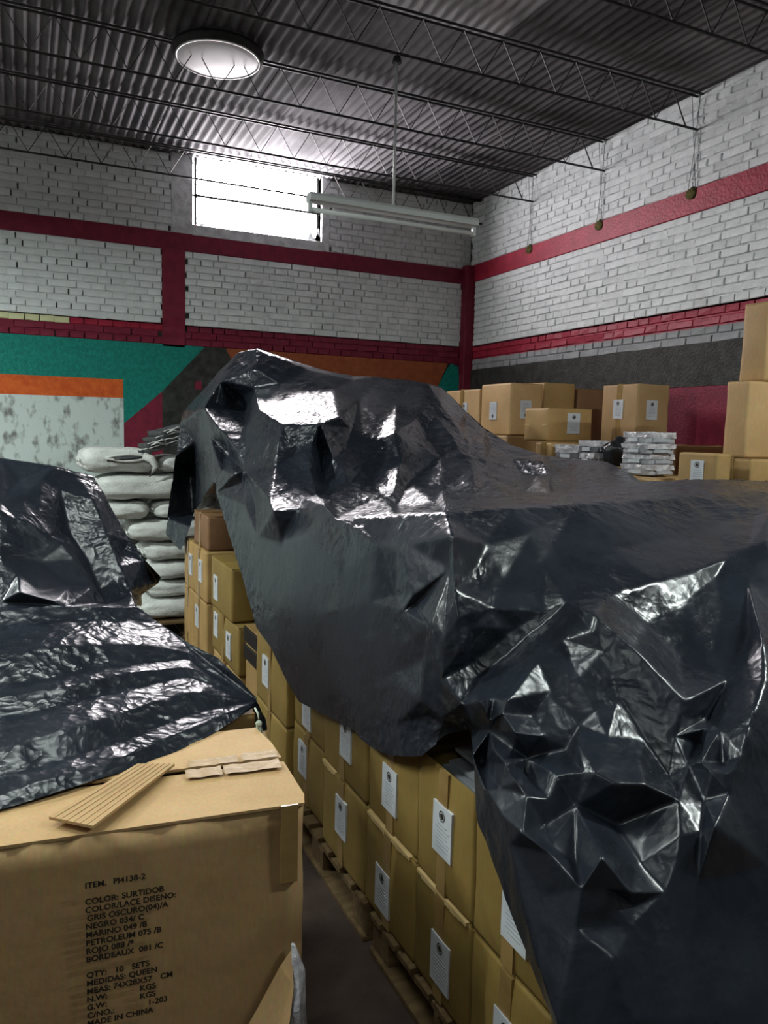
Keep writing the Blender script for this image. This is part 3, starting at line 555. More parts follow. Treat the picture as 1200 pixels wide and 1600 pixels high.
# ------------------------------------------------------------------ plastic sheets
TARP = {"M":{"v":[[1.334,4.819,2.211],[1.458,4.812,2.175],[1.621,4.786,2.13],[1.788,4.759,2.085],[1.977,4.723,2.06],[2.148,4.642,2.056],[2.3,4.57,2.047],[2.379,4.475,2.026],[2.515,4.52,2.005],[2.557,4.437,1.937],[2.613,4.345,1.842],[2.658,4.2,1.74],[2.7,3.947,1.641],[2.754,3.694,1.588],[2.858,3.533,1.577],[2.921,3.336,1.568],[2.874,3.131,1.526],[2.762,2.901,1.485],[2.391,2.414,1.526],[2.539,2.401,1.534],[2.74,2.362,1.536],[2.977,2.361,1.527],[3.506,2.335,1.514],[2.251,1.454,1.303],[1.859,1.165,1.058],[1.606,0.968,0.732],[1.451,0.839,0.422],[1.183,0.839,0.498],[0.954,0.918,0.541],[0.9,1.043,0.531],[0.9,1.106,0.583],[0.905,1.193,0.64],[0.91,1.268,0.693],[0.92,1.369,0.763],[0.93,1.442,0.803],[0.935,1.465,0.86],[0.95,1.501,0.937],[1.03,1.641,0.933],[1.0,1.703,0.903],[0.97,1.717,0.878],[0.955,1.766,0.827],[0.95,1.824,0.802],[0.95,1.937,0.758],[0.95,2.083,0.722],[0.95,2.238,0.721],[0.95,2.493,0.683],[0.945,2.761,0.642],[0.94,2.91,0.684],[0.935,3.112,0.766],[0.935,3.346,0.798],[0.94,3.5,0.884],[0.945,3.64,0.965],[0.95,3.815,1.074],[0.95,3.966,1.166],[0.95,4.098,1.247],[0.95,4.237,1.339],[0.95,4.269,1.401],[1.28,5.687,1.12],[1.13,5.765,1.068],[1.0,5.234,1.03],[0.95,5.315,0.849],[0.9,5.67,0.924],[0.92,5.65,1.038],[0.94,5.602,1.227],[0.95,5.473,1.484],[0.98,5.489,1.719],[1.0,5.405,1.825],[1.2,5.203,2.097],[1.28,5.057,2.2],[1.273,4.608,2.063],[1.271,4.625,1.941],[1.146,4.079,1.801],[1.164,3.699,1.723],[1.325,3.606,1.734],[1.564,3.766,1.713],[1.622,3.747,1.691],[1.664,3.658,1.666],[1.728,3.576,1.698],[1.899,3.716,1.683],[2.03,3.822,1.681],[1.126,3.64,1.638],[1.086,3.567,1.516],[0.94,3.168,1.395],[1.349,4.753,2.183],[1.476,4.666,2.133],[1.611,4.618,2.075],[1.891,4.592,2.024],[1.277,3.58,1.636],[1.222,3.448,1.523],[1.161,3.186,1.421],[1.39,3.7,1.592],[1.31,3.533,1.456],[1.363,3.521,1.57],[1.365,3.38,1.512],[1.304,3.202,1.438],[1.493,3.676,1.61],[1.576,3.575,1.55],[1.542,3.52,1.517],[1.562,3.46,1.46],[1.5,3.103,1.441],[1.663,3.575,1.616],[1.692,3.443,1.55],[1.829,3.552,1.612],[2.013,3.595,1.578],[1.02,3.665,1.332],[0.911,3.032,1.368],[1.017,3.004,1.374],[1.0,2.653,1.427],[0.996,2.518,1.392],[1.028,2.438,1.407],[1.048,2.145,1.445],[1.06,1.855,1.484],[1.317,1.912,1.483],[1.588,1.952,1.487],[1.882,1.982,1.495],[2.199,2.001,1.504],[2.538,2.01,1.514],[1.281,2.149,1.466],[1.576,2.289,1.474],[1.781,2.339,1.484],[2.037,2.354,1.502],[2.253,2.366,1.52],[2.325,4.173,1.881],[2.288,3.908,1.744],[2.27,3.728,1.647],[2.229,3.491,1.554],[2.188,3.983,1.797],[2.138,3.679,1.653],[2.098,3.406,1.537],[2.082,3.219,1.48],[1.961,2.827,1.441],[2.502,3.365,1.568],[2.379,3.248,1.496],[2.064,2.89,1.443],[2.346,3.097,1.496],[2.087,2.714,1.457],[1.12,4.855,1.991],[0.977,4.685,1.816],[1.125,4.787,1.827],[1.274,4.847,1.821],[0.985,4.529,1.646],[1.06,5.358,1.599],[1.13,5.835,1.35],[1.0,4.333,1.685],[1.06,4.399,1.543],[0.97,4.201,1.466],[1.12,4.287,1.703],[1.03,4.06,1.573],[0.97,3.901,1.466],[1.02,3.925,1.414],[1.1,4.143,1.714],[1.03,3.939,1.48],[0.985,3.738,1.316],[0.965,3.442,1.202],[0.965,3.068,1.22],[0.97,2.762,1.301],[1.0,1.718,1.438],[0.985,1.667,1.305],[0.98,1.638,1.238],[0.985,1.619,1.159],[1.0,1.729,1.343],[0.94,1.708,1.208],[0.935,1.749,0.989],[0.95,1.66,1.177],[0.945,1.651,1.08],[0.95,1.647,0.976],[0.965,1.741,0.944],[0.985,1.706,0.928],[0.985,2.002,1.357],[0.965,1.861,1.25],[0.985,1.886,1.216],[0.98,2.001,1.22],[0.96,1.908,1.195],[0.95,1.743,1.193],[1.268,1.577,1.271],[1.188,1.6,1.196],[1.115,1.62,1.128],[1.05,1.642,1.074],[1.217,1.602,1.244],[1.141,1.633,1.192],[1.038,1.666,1.105],[1.381,1.549,1.292],[1.56,1.557,1.314],[1.722,1.572,1.331],[1.856,1.589,1.353],[1.957,1.601,1.381],[2.186,1.724,1.452],[2.01,1.578,1.396],[1.824,1.488,1.308],[1.679,1.436,1.233],[1.568,1.37,1.177],[1.228,1.426,1.235],[1.233,1.39,1.189],[1.236,1.329,1.099],[1.252,1.264,1.022],[1.273,1.203,0.958],[1.243,1.435,1.268],[1.299,1.339,1.197],[1.348,1.238,1.108],[1.308,1.225,1.036],[1.432,1.253,1.052],[1.175,1.191,1.012],[1.155,1.27,1.039],[1.13,1.338,1.047],[1.135,1.13,0.995],[1.072,1.149,1.0],[1.048,1.184,1.015],[1.071,1.265,1.035],[1.298,1.175,0.991],[1.38,1.217,1.005],[1.382,1.209,1.049],[1.285,1.13,1.019],[1.279,1.098,1.012],[1.315,1.081,1.013],[1.357,1.087,1.039],[1.434,1.126,1.113],[1.517,1.171,1.161],[1.584,1.235,1.22],[1.38,1.168,1.062],[1.35,1.131,1.008],[0.97,1.588,1.029],[0.906,1.416,1.105],[0.945,1.425,1.048],[0.965,1.39,1.11],[1.037,1.395,1.061],[0.944,1.374,1.085],[0.935,1.31,1.067],[0.99,1.344,1.006],[0.988,1.488,0.997],[0.984,1.389,0.995],[1.011,1.364,0.975],[1.0,1.538,0.898],[0.926,1.327,0.99],[1.0,1.355,0.951],[0.969,1.236,0.95],[0.918,1.239,0.962],[0.913,1.266,0.98],[1.083,1.322,1.003],[1.057,1.267,1.0],[1.039,1.209,1.005],[0.9,1.364,0.92],[0.885,1.285,0.909],[0.875,1.23,0.87],[0.865,1.159,0.771],[0.86,1.101,0.704],[0.855,1.028,0.636],[0.862,1.173,0.928],[0.894,1.121,0.903],[0.92,1.06,0.863],[0.93,1.169,0.889],[0.959,1.12,0.869],[0.949,1.043,0.928],[0.96,1.041,0.862],[0.996,1.014,0.863],[1.022,1.03,0.821],[1.157,1.056,0.918],[1.136,1.038,0.874],[1.099,1.028,0.829],[0.994,1.007,0.798],[1.203,1.046,0.922],[1.205,1.014,0.95],[1.297,1.063,0.976],[1.171,1.017,0.837],[1.113,0.978,0.745],[1.089,4.841,1.854],[1.257,4.959,1.867],[1.487,4.381,1.922],[1.4,4.483,1.968],[1.241,4.147,1.833],[1.308,3.852,1.783],[1.445,3.651,1.766],[1.822,4.297,1.884],[2.031,4.198,1.87],[1.802,3.881,1.749],[2.023,3.924,1.774],[1.695,4.397,1.939],[1.192,3.65,1.607],[1.159,3.496,1.49],[1.077,3.291,1.43],[1.087,3.144,1.406],[0.979,3.12,1.39],[1.194,3.075,1.405],[1.259,2.945,1.388],[1.366,3.163,1.437],[1.395,2.986,1.41],[1.406,2.88,1.392],[1.374,2.491,1.443],[1.711,3.368,1.459],[1.74,3.097,1.439],[1.848,3.498,1.505],[1.742,2.819,1.447],[1.451,3.403,1.48],[1.339,3.455,1.477],[2.247,3.423,1.51],[2.324,3.677,1.621],[2.526,3.687,1.568],[2.122,3.143,1.463],[2.398,3.405,1.494],[2.6,3.314,1.516],[2.271,2.798,1.486],[2.507,2.857,1.511],[2.48,4.118,1.748],[2.538,3.911,1.636],[2.568,2.773,1.507],[0.955,3.267,1.048],[0.945,3.085,0.917],[0.955,2.787,1.136],[0.95,2.555,1.038],[0.945,2.672,0.839],[0.965,2.355,1.214],[0.955,2.212,1.032],[0.95,2.299,0.835],[0.955,2.013,0.967],[0.945,1.899,0.871],[0.985,2.147,1.352],[0.995,1.948,1.38],[0.96,1.785,1.09],[0.955,1.892,1.097],[0.96,2.13,1.175],[1.153,1.79,1.396],[1.082,1.737,1.32],[1.171,1.716,1.31],[1.094,1.656,1.25],[1.019,1.642,1.208],[1.303,1.725,1.346],[1.534,1.731,1.371],[1.826,1.774,1.392],[2.051,1.806,1.421],[1.32,1.815,1.423],[1.618,1.832,1.431],[2.252,1.827,1.457],[1.107,1.474,1.163],[1.196,1.492,1.197],[1.103,1.413,1.104],[1.165,1.388,1.135],[1.17,1.334,1.076],[1.471,1.499,1.221],[1.61,1.505,1.261],[1.476,1.388,1.149],[1.787,1.561,1.311],[1.525,1.274,1.128],[1.672,1.348,1.207],[1.772,1.278,1.199],[1.585,1.124,1.033],[1.282,1.293,1.106],[1.27,1.335,1.155],[0.969,1.452,1.093],[1.038,1.346,1.03],[1.001,1.248,0.989],[0.945,1.407,0.991],[0.912,1.328,0.941],[1.023,1.209,0.933],[0.95,1.217,0.902],[1.095,1.171,0.895],[1.156,1.145,0.923],[1.202,1.106,0.961],[1.265,1.098,0.952],[0.887,1.126,0.817],[0.903,1.049,0.796],[0.867,1.033,0.703],[0.939,0.984,0.766],[0.957,0.932,0.675],[1.098,0.918,0.64],[1.237,0.977,0.752],[1.366,1.015,0.834],[1.349,0.917,0.693],[0.891,0.969,0.632],[1.084,1.083,0.861]],"t":[[64,65,141],[141,142,64],[63,64,142],[142,58,63],[62,63,58],[58,59,62],[61,62,59],[59,60,61],[264,137,136],[136,138,264],[137,264,138],[138,143,137],[140,137,143],[67,136,66],[136,137,66],[65,66,137],[141,65,137],[137,140,141],[140,145,56],[147,151,144],[148,144,151],[151,149,148],[0,83,69],[70,71,150],[104,153,152],[0,69,68],[70,139,265],[139,150,146],[147,146,150],[152,153,53],[52,53,153],[68,69,136],[69,70,136],[70,265,136],[138,136,265],[265,139,138],[139,146,138],[143,138,146],[146,147,143],[147,144,143],[140,143,144],[145,140,144],[144,148,145],[145,148,55],[148,149,55],[149,152,55],[152,53,54],[105,82,280],[2,84,1],[84,2,85],[268,267,266],[266,269,268],[269,72,268],[72,276,80],[81,80,276],[276,277,81],[277,278,81],[82,81,278],[280,82,278],[278,106,280],[105,280,106],[106,154,105],[95,93,92],[93,292,92],[281,108,107],[275,270,73],[73,270,74],[95,92,73],[87,73,90],[88,87,90],[90,92,91],[92,292,91],[292,281,91],[89,91,281],[281,107,89],[279,89,107],[107,108,155],[3,85,2],[266,267,85],[85,3,86],[269,266,275],[275,73,269],[72,269,73],[276,72,87],[87,88,276],[277,276,88],[88,91,89],[89,279,277],[278,277,279],[106,278,279],[279,107,106],[107,155,106],[154,106,155],[155,306,154],[304,154,306],[305,304,306],[306,307,305],[307,308,305],[48,305,308],[47,48,308],[46,47,308],[83,0,1],[1,84,83],[70,69,267],[267,268,70],[71,70,268],[268,72,71],[150,71,72],[72,80,150],[80,81,151],[81,82,151],[82,105,104],[153,104,105],[105,154,153],[154,304,153],[52,153,304],[51,52,304],[50,51,304],[304,305,50],[49,50,305],[305,48,49],[86,4,5],[273,76,75],[96,75,76],[97,96,98],[273,75,271],[74,271,75],[97,98,291],[98,283,291],[94,291,283],[282,94,283],[314,318,309],[284,99,285],[285,110,284],[315,169,168],[169,170,172],[78,102,77],[102,101,77],[100,77,101],[101,287,99],[285,99,287],[315,168,110],[168,169,171],[169,172,171],[42,313,41],[6,272,5],[271,5,272],[273,271,272],[272,77,273],[76,273,77],[77,100,76],[96,76,100],[100,101,96],[98,96,101],[101,99,98],[99,284,98],[283,98,284],[282,283,284],[109,282,284],[284,110,109],[314,109,110],[110,168,314],[168,171,314],[318,314,171],[171,172,318],[310,318,172],[172,317,310],[317,312,310],[311,310,312],[312,313,311],[44,311,313],[43,44,313],[313,42,43],[167,38,39],[8,122,7],[122,126,7],[79,274,126],[103,288,289],[288,111,286],[163,164,161],[164,165,162],[166,162,165],[165,167,166],[167,39,166],[123,10,301],[301,124,123],[124,128,127],[221,37,220],[122,8,9],[9,10,122],[10,123,122],[126,122,123],[123,127,126],[79,126,127],[103,79,127],[127,128,103],[288,103,128],[128,290,288],[290,117,288],[111,288,117],[117,290,118],[158,323,159],[164,163,159],[159,180,164],[165,164,220],[220,37,165],[167,165,37],[38,167,37],[272,6,7],[7,274,272],[77,272,274],[78,77,274],[274,79,78],[102,78,79],[79,103,102],[103,289,102],[101,102,289],[287,101,289],[289,288,287],[288,286,287],[285,287,286],[110,285,286],[286,111,110],[111,156,315],[156,160,315],[169,315,160],[157,158,163],[161,173,170],[172,170,173],[317,172,173],[173,316,317],[312,317,316],[316,162,312],[313,312,162],[162,166,313],[166,39,313],[39,40,313],[41,313,40],[4,86,3],[86,271,275],[270,275,271],[271,74,270],[74,75,95],[75,96,95],[93,95,96],[96,97,93],[93,97,94],[292,93,94],[281,292,94],[94,282,281],[108,281,282],[282,109,108],[109,314,108],[314,309,108],[155,108,309],[306,155,309],[307,306,309],[309,318,307],[318,310,307],[308,307,310],[310,311,308],[46,308,311],[45,46,311],[311,44,45],[294,11,302],[125,294,302],[129,125,293],[293,296,129],[177,176,223],[346,225,222],[228,222,225],[349,232,231],[232,350,231],[240,231,350],[350,241,240],[233,235,236],[297,133,130],[118,130,133],[118,133,119],[229,226,227],[227,230,229],[243,31,32],[302,11,12],[12,295,302],[125,302,295],[293,125,295],[295,297,293],[296,293,297],[297,130,296],[129,296,130],[112,328,319],[321,319,328],[225,346,223],[223,224,225],[224,226,225],[228,225,226],[226,229,228],[349,228,229],[232,349,229],[229,230,232],[230,233,232],[233,236,232],[350,232,236],[236,235,350],[241,350,235],[235,246,241],[246,242,241],[242,32,33],[298,135,134],[119,134,135],[131,13,298],[298,134,131],[132,131,134],[134,119,132],[331,175,332],[203,334,335],[239,207,206],[196,191,174],[203,207,237],[238,237,207],[207,239,238],[239,206,351],[250,351,251],[251,248,250],[298,13,14],[14,299,298],[135,298,299],[299,120,135],[178,324,174],[332,175,174],[174,191,332],[331,332,334],[333,331,334],[334,203,333],[347,333,203],[203,237,347],[237,238,348],[238,239,348],[239,351,348],[234,348,351],[352,234,351],[249,352,351],[351,250,249],[247,249,250],[250,248,247],[248,358,357],[358,359,244],[244,359,245],[359,366,245],[366,29,245],[30,245,29],[295,12,13],[13,131,295],[297,295,131],[131,132,297],[133,297,132],[132,119,133],[113,324,328],[321,328,324],[324,178,321],[322,321,178],[179,322,178],[178,175,179],[175,331,176],[223,176,331],[331,333,223],[224,223,333],[333,347,224],[226,224,347],[227,226,347],[230,227,347],[347,237,230],[237,348,230],[233,230,348],[348,234,233],[235,233,234],[234,352,235],[246,235,352],[352,249,246],[249,247,246],[242,246,247],[247,357,242],[242,357,243],[357,358,243],[358,244,243],[244,30,31],[300,15,16],[16,303,300],[197,345,192],[345,193,192],[205,202,201],[253,254,252],[254,258,252],[121,17,18],[195,199,208],[355,195,208],[336,182,337],[337,338,336],[198,199,344],[194,344,199],[195,355,204],[354,204,355],[355,255,354],[303,16,17],[17,121,303],[121,18,114],[18,19,115],[329,114,326],[325,329,326],[326,182,325],[181,325,182],[182,336,181],[336,338,197],[338,198,197],[193,345,344],[344,194,193],[202,193,194],[201,202,194],[199,195,194],[195,204,201],[205,201,204],[204,354,205],[353,205,354],[367,353,354],[354,255,367],[255,256,367],[256,257,367],[253,367,257],[254,253,257],[258,254,257],[257,263,258],[360,258,263],[361,360,263],[115,20,116],[327,184,183],[184,339,183],[340,218,200],[210,200,218],[218,219,211],[212,211,219],[219,213,212],[213,261,212],[356,212,261],[261,260,356],[259,356,260],[262,259,260],[341,188,217],[25,26,365],[187,186,22],[22,23,187],[342,187,23],[23,24,342],[24,25,343],[364,343,25],[25,365,364],[365,26,27],[116,21,22],[22,186,116],[330,116,186],[185,330,186],[188,185,187],[187,342,188],[217,188,342],[216,217,342],[342,24,216],[24,343,216],[215,216,343],[214,215,343],[364,365,363],[21,116,20],[330,185,327],[184,327,185],[185,188,184],[339,184,188],[189,339,188],[188,341,189],[190,189,341],[340,190,341],[341,217,340],[217,216,340],[216,215,340],[218,340,215],[215,214,218],[219,218,214],[213,219,214],[261,213,214],[214,343,261],[343,364,261],[260,261,364],[262,260,364],[364,363,262],[363,365,362],[365,27,362],[20,115,19],[115,327,326],[327,183,326],[182,326,183],[337,182,183],[183,339,337],[339,189,337],[189,190,337],[338,337,190],[190,340,338],[198,338,340],[340,200,198],[199,198,200],[200,210,199],[210,209,199],[208,199,209],[209,211,208],[211,212,208],[212,356,208],[355,208,356],[356,259,355],[255,355,259],[256,255,259],[259,262,256],[257,256,262],[263,257,262],[262,363,263],[363,362,263],[361,263,362],[28,361,362],[362,27,28],[15,300,14],[299,14,300],[120,299,300],[300,303,120],[303,121,120],[113,120,114],[329,325,113],[324,113,325],[174,324,325],[325,181,174],[196,174,181],[181,336,196],[336,197,196],[332,191,192],[334,332,192],[192,193,334],[335,334,193],[193,202,335],[203,335,202],[207,203,202],[206,207,202],[202,205,206],[351,206,205],[205,353,351],[251,351,353],[353,367,251],[367,253,251],[248,251,252],[358,248,252],[252,258,358],[258,360,358],[359,358,360],[366,359,360],[360,361,366],[361,28,366],[29,366,28],[301,10,11],[124,301,11],[11,294,124],[294,125,124],[125,129,128],[290,128,129],[129,118,290],[156,319,320],[319,321,320],[321,322,320],[157,320,322],[158,157,322],[323,158,322],[322,179,323],[179,176,180],[176,177,180],[164,180,177],[220,164,177],[221,220,177],[177,346,221],[346,222,221],[37,221,222],[222,228,37],[228,349,231],[231,240,36],[34,35,240],[240,241,34],[241,242,34],[242,33,34],[55,152,54],[58,142,56],[57,58,56],[73,87,72],[95,73,74],[84,267,69],[69,83,84],[267,84,85],[266,85,275],[86,275,85],[271,86,5],[277,88,89],[91,88,90],[92,90,73],[291,94,97],[315,110,111],[156,111,319],[112,319,111],[111,117,112],[328,112,113],[119,113,112],[114,329,113],[326,114,115],[114,18,115],[327,115,330],[116,330,115],[118,112,117],[112,118,119],[120,113,119],[119,135,120],[121,114,120],[127,123,124],[128,124,125],[274,7,126],[130,118,129],[136,67,68],[142,141,56],[141,140,56],[55,56,145],[150,139,70],[151,147,150],[150,80,151],[149,151,152],[104,152,151],[82,104,151],[160,156,157],[320,157,156],[163,158,159],[170,169,160],[161,170,160],[173,161,316],[162,316,161],[164,162,161],[163,161,160],[160,157,163],[175,178,174],[176,179,175],[159,323,180],[323,179,180],[186,187,185],[201,194,195],[197,192,191],[191,196,197],[345,197,344],[198,344,197],[211,209,210],[210,218,211],[346,177,223],[36,37,228],[231,36,228],[35,36,240],[32,242,243],[31,243,244],[245,30,244],[357,247,248],[253,252,251]],"w":[1.0,1.0,1.0,0.15,0.15,0.15,0.15,0.15,0.15,0.15,1.0,1.0,1.0,1.0,1.0,1.0,1.0,1.0,1.0,1.0,1.0,1.0,1.0,0.12,0.5,0.25,0.25,0.25,0.25,0.25,0.25,0.25,0.25,0.5,0.5,0.5,0.5,0.5,1.0,1.0,1.0,1.0,1.0,1.0,1.0,1.0,0.06,0.06,0.06,0.06,1.0,1.0,1.0,1.0,1.0,1.0,1.0,1.0,1.0,1.0,1.0,1.0,1.0,1.0,1.0,1.0,1.0,1.0,1.0,1.0,1.0,1.0,1.0,1.0,1.0,1.0,1.0,1.0,1.0,1.0,1.0,1.0,1.0,1.0,1.0,0.15,0.15,1.0,1.0,1.0,1.0,1.0,1.0,1.0,1.0,1.0,1.0,1.0,1.0,1.0,1.0,1.0,1.0,1.0,0.2,1.0,1.0,1.0,1.0,1.0,1.0,1.0,1.0,1.0,1.0,1.0,1.0,1.0,1.0,1.0,1.0,1.0,0.15,1.0,1.0,1.0,1.0,1.0,1.0,1.0,1.0,1.0,1.0,1.0,1.0,1.0,1.0,1.0,1.0,1.0,1.0,1.0,1.0,1.0,1.0,1.0,1.0,1.0,1.0,1.0,0.2,1.0,0.2,0.06,0.06,0.06,0.3,0.3,0.3,1.0,0.3,0.3,0.3,0.3,0.3,1.0,1.0,1.0,0.3,0.3,0.3,0.3,0.3,0.3,0.5,0.5,0.5,0.5,0.5,0.5,0.5,1.0,0.12,0.12,0.12,0.12,0.12,0.12,0.12,0.5,0.5,0.5,0.5,0.5,0.5,0.5,0.5,0.5,0.5,0.5,0.5,0.5,0.5,0.5,0.25,0.25,0.5,0.5,0.5,0.5,0.5,0.5,0.5,0.5,0.5,0.5,0.5,0.5,0.5,0.5,1.0,0.5,0.5,0.5,0.5,0.5,0.5,0.5,0.5,0.5,0.5,0.5,0.5,0.5,0.25,0.25,0.25,0.5,0.5,0.5,0.5,0.25,0.25,0.25,0.25,0.25,0.25,0.25,0.25,0.25,0.25,0.25,0.25,0.25,0.25,0.25,0.25,0.25,0.25,0.25,0.25,0.25,0.25,0.25,1.0,1.0,1.0,1.0,1.0,1.0,1.0,0.15,0.15,1.0,1.0,0.15,1.0,1.0,1.0,1.0,1.0,1.0,1.0,1.0,1.0,1.0,1.0,1.0,1.0,1.0,1.0,1.0,1.0,1.0,1.0,1.0,1.0,1.0,1.0,1.0,1.0,1.0,1.0,1.0,0.06,0.06,0.06,0.06,0.06,0.06,0.06,0.06,0.3,1.0,0.06,0.3,0.3,0.3,0.06,0.12,1.0,0.12,0.5,0.5,0.12,0.12,0.12,0.12,0.12,0.12,1.0,0.5,0.5,0.5,0.5,0.5,0.5,0.5,0.5,0.12,0.5,0.5,0.5,0.5,0.5,0.5,0.5,0.5,0.5,0.5,0.25,0.25,0.25,0.25,0.25,0.25,0.25,0.25,0.25,0.25,0.25,0.25,0.25,0.25,0.25,0.25,0.25,0.25]},"L":{"v":[[-0.356,3.1,1.604],[-0.083,3.05,1.577],[0.091,3.0,1.551],[0.158,3.02,1.531],[0.221,3.05,1.515],[0.254,3.0,1.462],[0.297,2.95,1.378],[0.34,2.88,1.284],[0.376,2.82,1.222],[0.439,2.87,1.144],[0.447,2.97,1.103],[0.398,3.05,1.045],[0.391,3.0,1.013],[0.301,2.454,1.142],[0.366,2.404,1.093],[0.429,2.281,1.056],[0.491,2.18,1.035],[0.532,2.1,0.993],[0.575,2.04,0.94],[0.61,2.07,0.876],[0.613,2.06,0.839],[0.575,2.05,0.845],[0.559,2.02,0.927],[0.503,1.97,0.925],[0.436,1.92,0.916],[0.348,1.85,0.913],[0.28,1.8,0.913],[0.195,1.76,0.919],[0.124,1.72,0.927],[0.063,1.7,0.925],[0.002,1.685,0.922],[-0.063,1.67,0.921],[-0.216,1.66,0.904],[-0.22,1.697,0.929],[-0.228,1.768,0.938],[-0.234,1.834,0.98],[-0.248,1.964,0.996],[-0.253,2.017,1.031],[-0.26,2.087,1.039],[-0.269,2.18,1.1],[-0.291,2.38,1.124],[-0.297,2.451,1.171],[-0.313,2.62,1.279],[-0.315,2.68,1.425],[-0.32,2.74,1.458],[-0.063,1.701,0.94],[0.065,1.733,0.946],[0.2,1.798,0.944],[0.356,1.896,0.944],[-0.065,1.761,0.948],[0.068,1.8,0.954],[0.208,1.866,0.952],[0.371,1.973,0.953],[-0.065,1.827,0.991],[0.072,1.865,0.997],[0.217,1.936,0.999],[0.382,2.032,0.993],[-0.069,1.962,1.008],[0.078,1.986,1.011],[0.23,2.054,1.013],[0.4,2.126,1.004],[-0.069,2.014,1.042],[0.081,2.036,1.044],[0.236,2.098,1.043],[0.405,2.153,1.022],[-0.071,2.08,1.05],[0.084,2.097,1.052],[0.242,2.148,1.048],[0.416,2.209,1.029],[-0.072,2.174,1.111],[0.089,2.187,1.11],[0.25,2.214,1.091],[0.42,2.231,1.044],[-0.076,2.355,1.133],[0.097,2.372,1.133],[0.269,2.382,1.112],[0.427,2.269,1.048],[0.109,2.912,1.47],[0.129,2.814,1.335],[0.186,2.737,1.234],[0.214,2.679,1.156],[0.233,2.6,1.125],[0.216,2.88,1.437],[0.254,2.796,1.324],[0.285,2.721,1.223],[0.314,2.66,1.142],[-0.077,2.68,1.43],[-0.026,2.67,1.399],[0.069,2.67,1.343],[0.107,2.67,1.318],[0.146,2.66,1.263],[0.198,2.62,1.183],[0.049,2.92,1.508],[-0.001,2.84,1.464],[-0.079,2.78,1.443],[0.088,2.76,1.375],[-0.077,2.55,1.296],[-0.029,2.52,1.252],[0.027,2.46,1.202],[0.071,2.42,1.178],[-0.076,2.433,1.184],[0.1,2.42,1.164],[0.276,2.434,1.146],[0.157,2.855,1.396],[0.211,2.763,1.272],[0.261,2.694,1.182],[0.029,2.6,1.265],[0.119,2.58,1.192],[-0.022,2.95,1.502],[0.314,2.85,1.255],[0.034,2.74,1.411],[-0.025,2.4,1.217]],"t":[[44,0,1],[1,94,44],[94,86,44],[43,44,86],[86,96,43],[42,43,96],[96,100,42],[41,42,100],[100,73,41],[40,41,73],[73,69,40],[39,40,69],[69,65,39],[38,39,65],[65,61,38],[37,38,61],[61,57,37],[36,37,57],[57,53,36],[35,36,53],[53,49,35],[34,35,49],[49,45,34],[33,34,45],[32,33,31],[93,110,87],[2,92,108],[93,108,92],[110,93,92],[95,88,110],[87,110,88],[88,106,87],[106,98,97],[111,97,98],[92,2,77],[110,92,77],[95,110,77],[88,95,78],[78,89,88],[106,88,89],[98,106,107],[99,98,107],[107,101,99],[46,29,30],[2,108,1],[94,1,108],[108,93,94],[93,87,94],[86,94,87],[96,86,87],[87,106,96],[106,97,96],[100,96,97],[97,111,100],[98,99,111],[74,70,73],[69,73,70],[70,66,69],[65,69,66],[66,62,65],[61,65,62],[62,58,61],[57,61,58],[58,54,57],[53,57,54],[54,50,53],[49,53,50],[50,46,49],[31,45,30],[105,81,80],[82,4,5],[103,82,83],[105,80,79],[82,5,6],[83,82,6],[6,7,83],[7,109,83],[109,84,83],[79,104,84],[105,79,84],[47,27,28],[13,85,11],[9,10,8],[8,10,85],[11,85,10],[13,11,12],[14,15,76],[25,48,24],[19,20,21],[18,19,22],[19,21,22],[76,15,16],[16,17,76],[48,25,26],[109,7,8],[84,109,8],[8,85,84],[105,84,85],[81,105,85],[102,81,85],[85,13,102],[75,102,13],[14,76,75],[72,68,67],[68,64,67],[63,67,64],[64,60,63],[59,63,60],[60,56,59],[55,59,56],[56,52,55],[51,55,52],[47,51,48],[27,47,26],[77,2,3],[4,82,3],[82,103,77],[77,103,78],[103,83,78],[83,104,78],[104,79,78],[89,78,90],[106,89,90],[107,106,90],[90,79,91],[101,107,91],[91,80,81],[81,102,101],[71,67,70],[66,70,67],[67,63,66],[62,66,63],[58,62,59],[59,55,58],[54,58,55],[55,51,54],[50,54,51],[51,47,50],[46,50,47],[29,46,28],[75,13,14],[45,31,33],[46,30,45],[45,49,46],[47,28,46],[48,26,47],[22,23,18],[24,48,23],[48,18,23],[48,52,18],[52,48,51],[52,56,18],[56,60,18],[63,59,62],[60,64,18],[64,68,18],[67,71,72],[68,72,18],[70,74,71],[75,71,74],[76,72,71],[71,75,76],[72,76,18],[17,18,76],[95,77,78],[79,90,78],[80,91,79],[77,3,82],[104,83,84],[107,90,91],[101,91,81],[73,100,74],[101,74,100],[99,101,100],[100,111,99],[102,75,74],[74,101,102]],"w":[0.2,0.2,1.0,1.0,1.0,1.0,1.0,1.0,1.0,1.0,1.0,1.0,1.0,1.0,1.0,1.0,1.0,1.0,1.0,1.0,1.0,1.0,1.0,1.0,1.0,1.0,1.0,1.0,1.0,1.0,1.0,1.0,1.0,1.0,1.0,1.0,1.0,1.0,1.0,1.0,1.0,1.0,1.0,1.0,0.2,1.0,1.0,1.0,1.0,1.0,1.0,1.0,1.0,1.0,1.0,1.0,1.0,1.0,1.0,1.0,1.0,1.0,1.0,1.0,1.0,1.0,1.0,1.0,1.0,1.0,1.0,1.0,1.0,1.0,1.0,1.0,1.0,1.0,1.0,0.15,1.0,1.0,1.0,1.0,1.0,1.0,0.2,1.0,1.0,0.15,0.15,1.0,0.2,0.2,0.2,1.0,1.0,0.15,0.15,0.15,1.0,1.0,1.0,1.0,1.0,1.0,0.15,0.15,0.2,1.0,1.0,0.15]}}
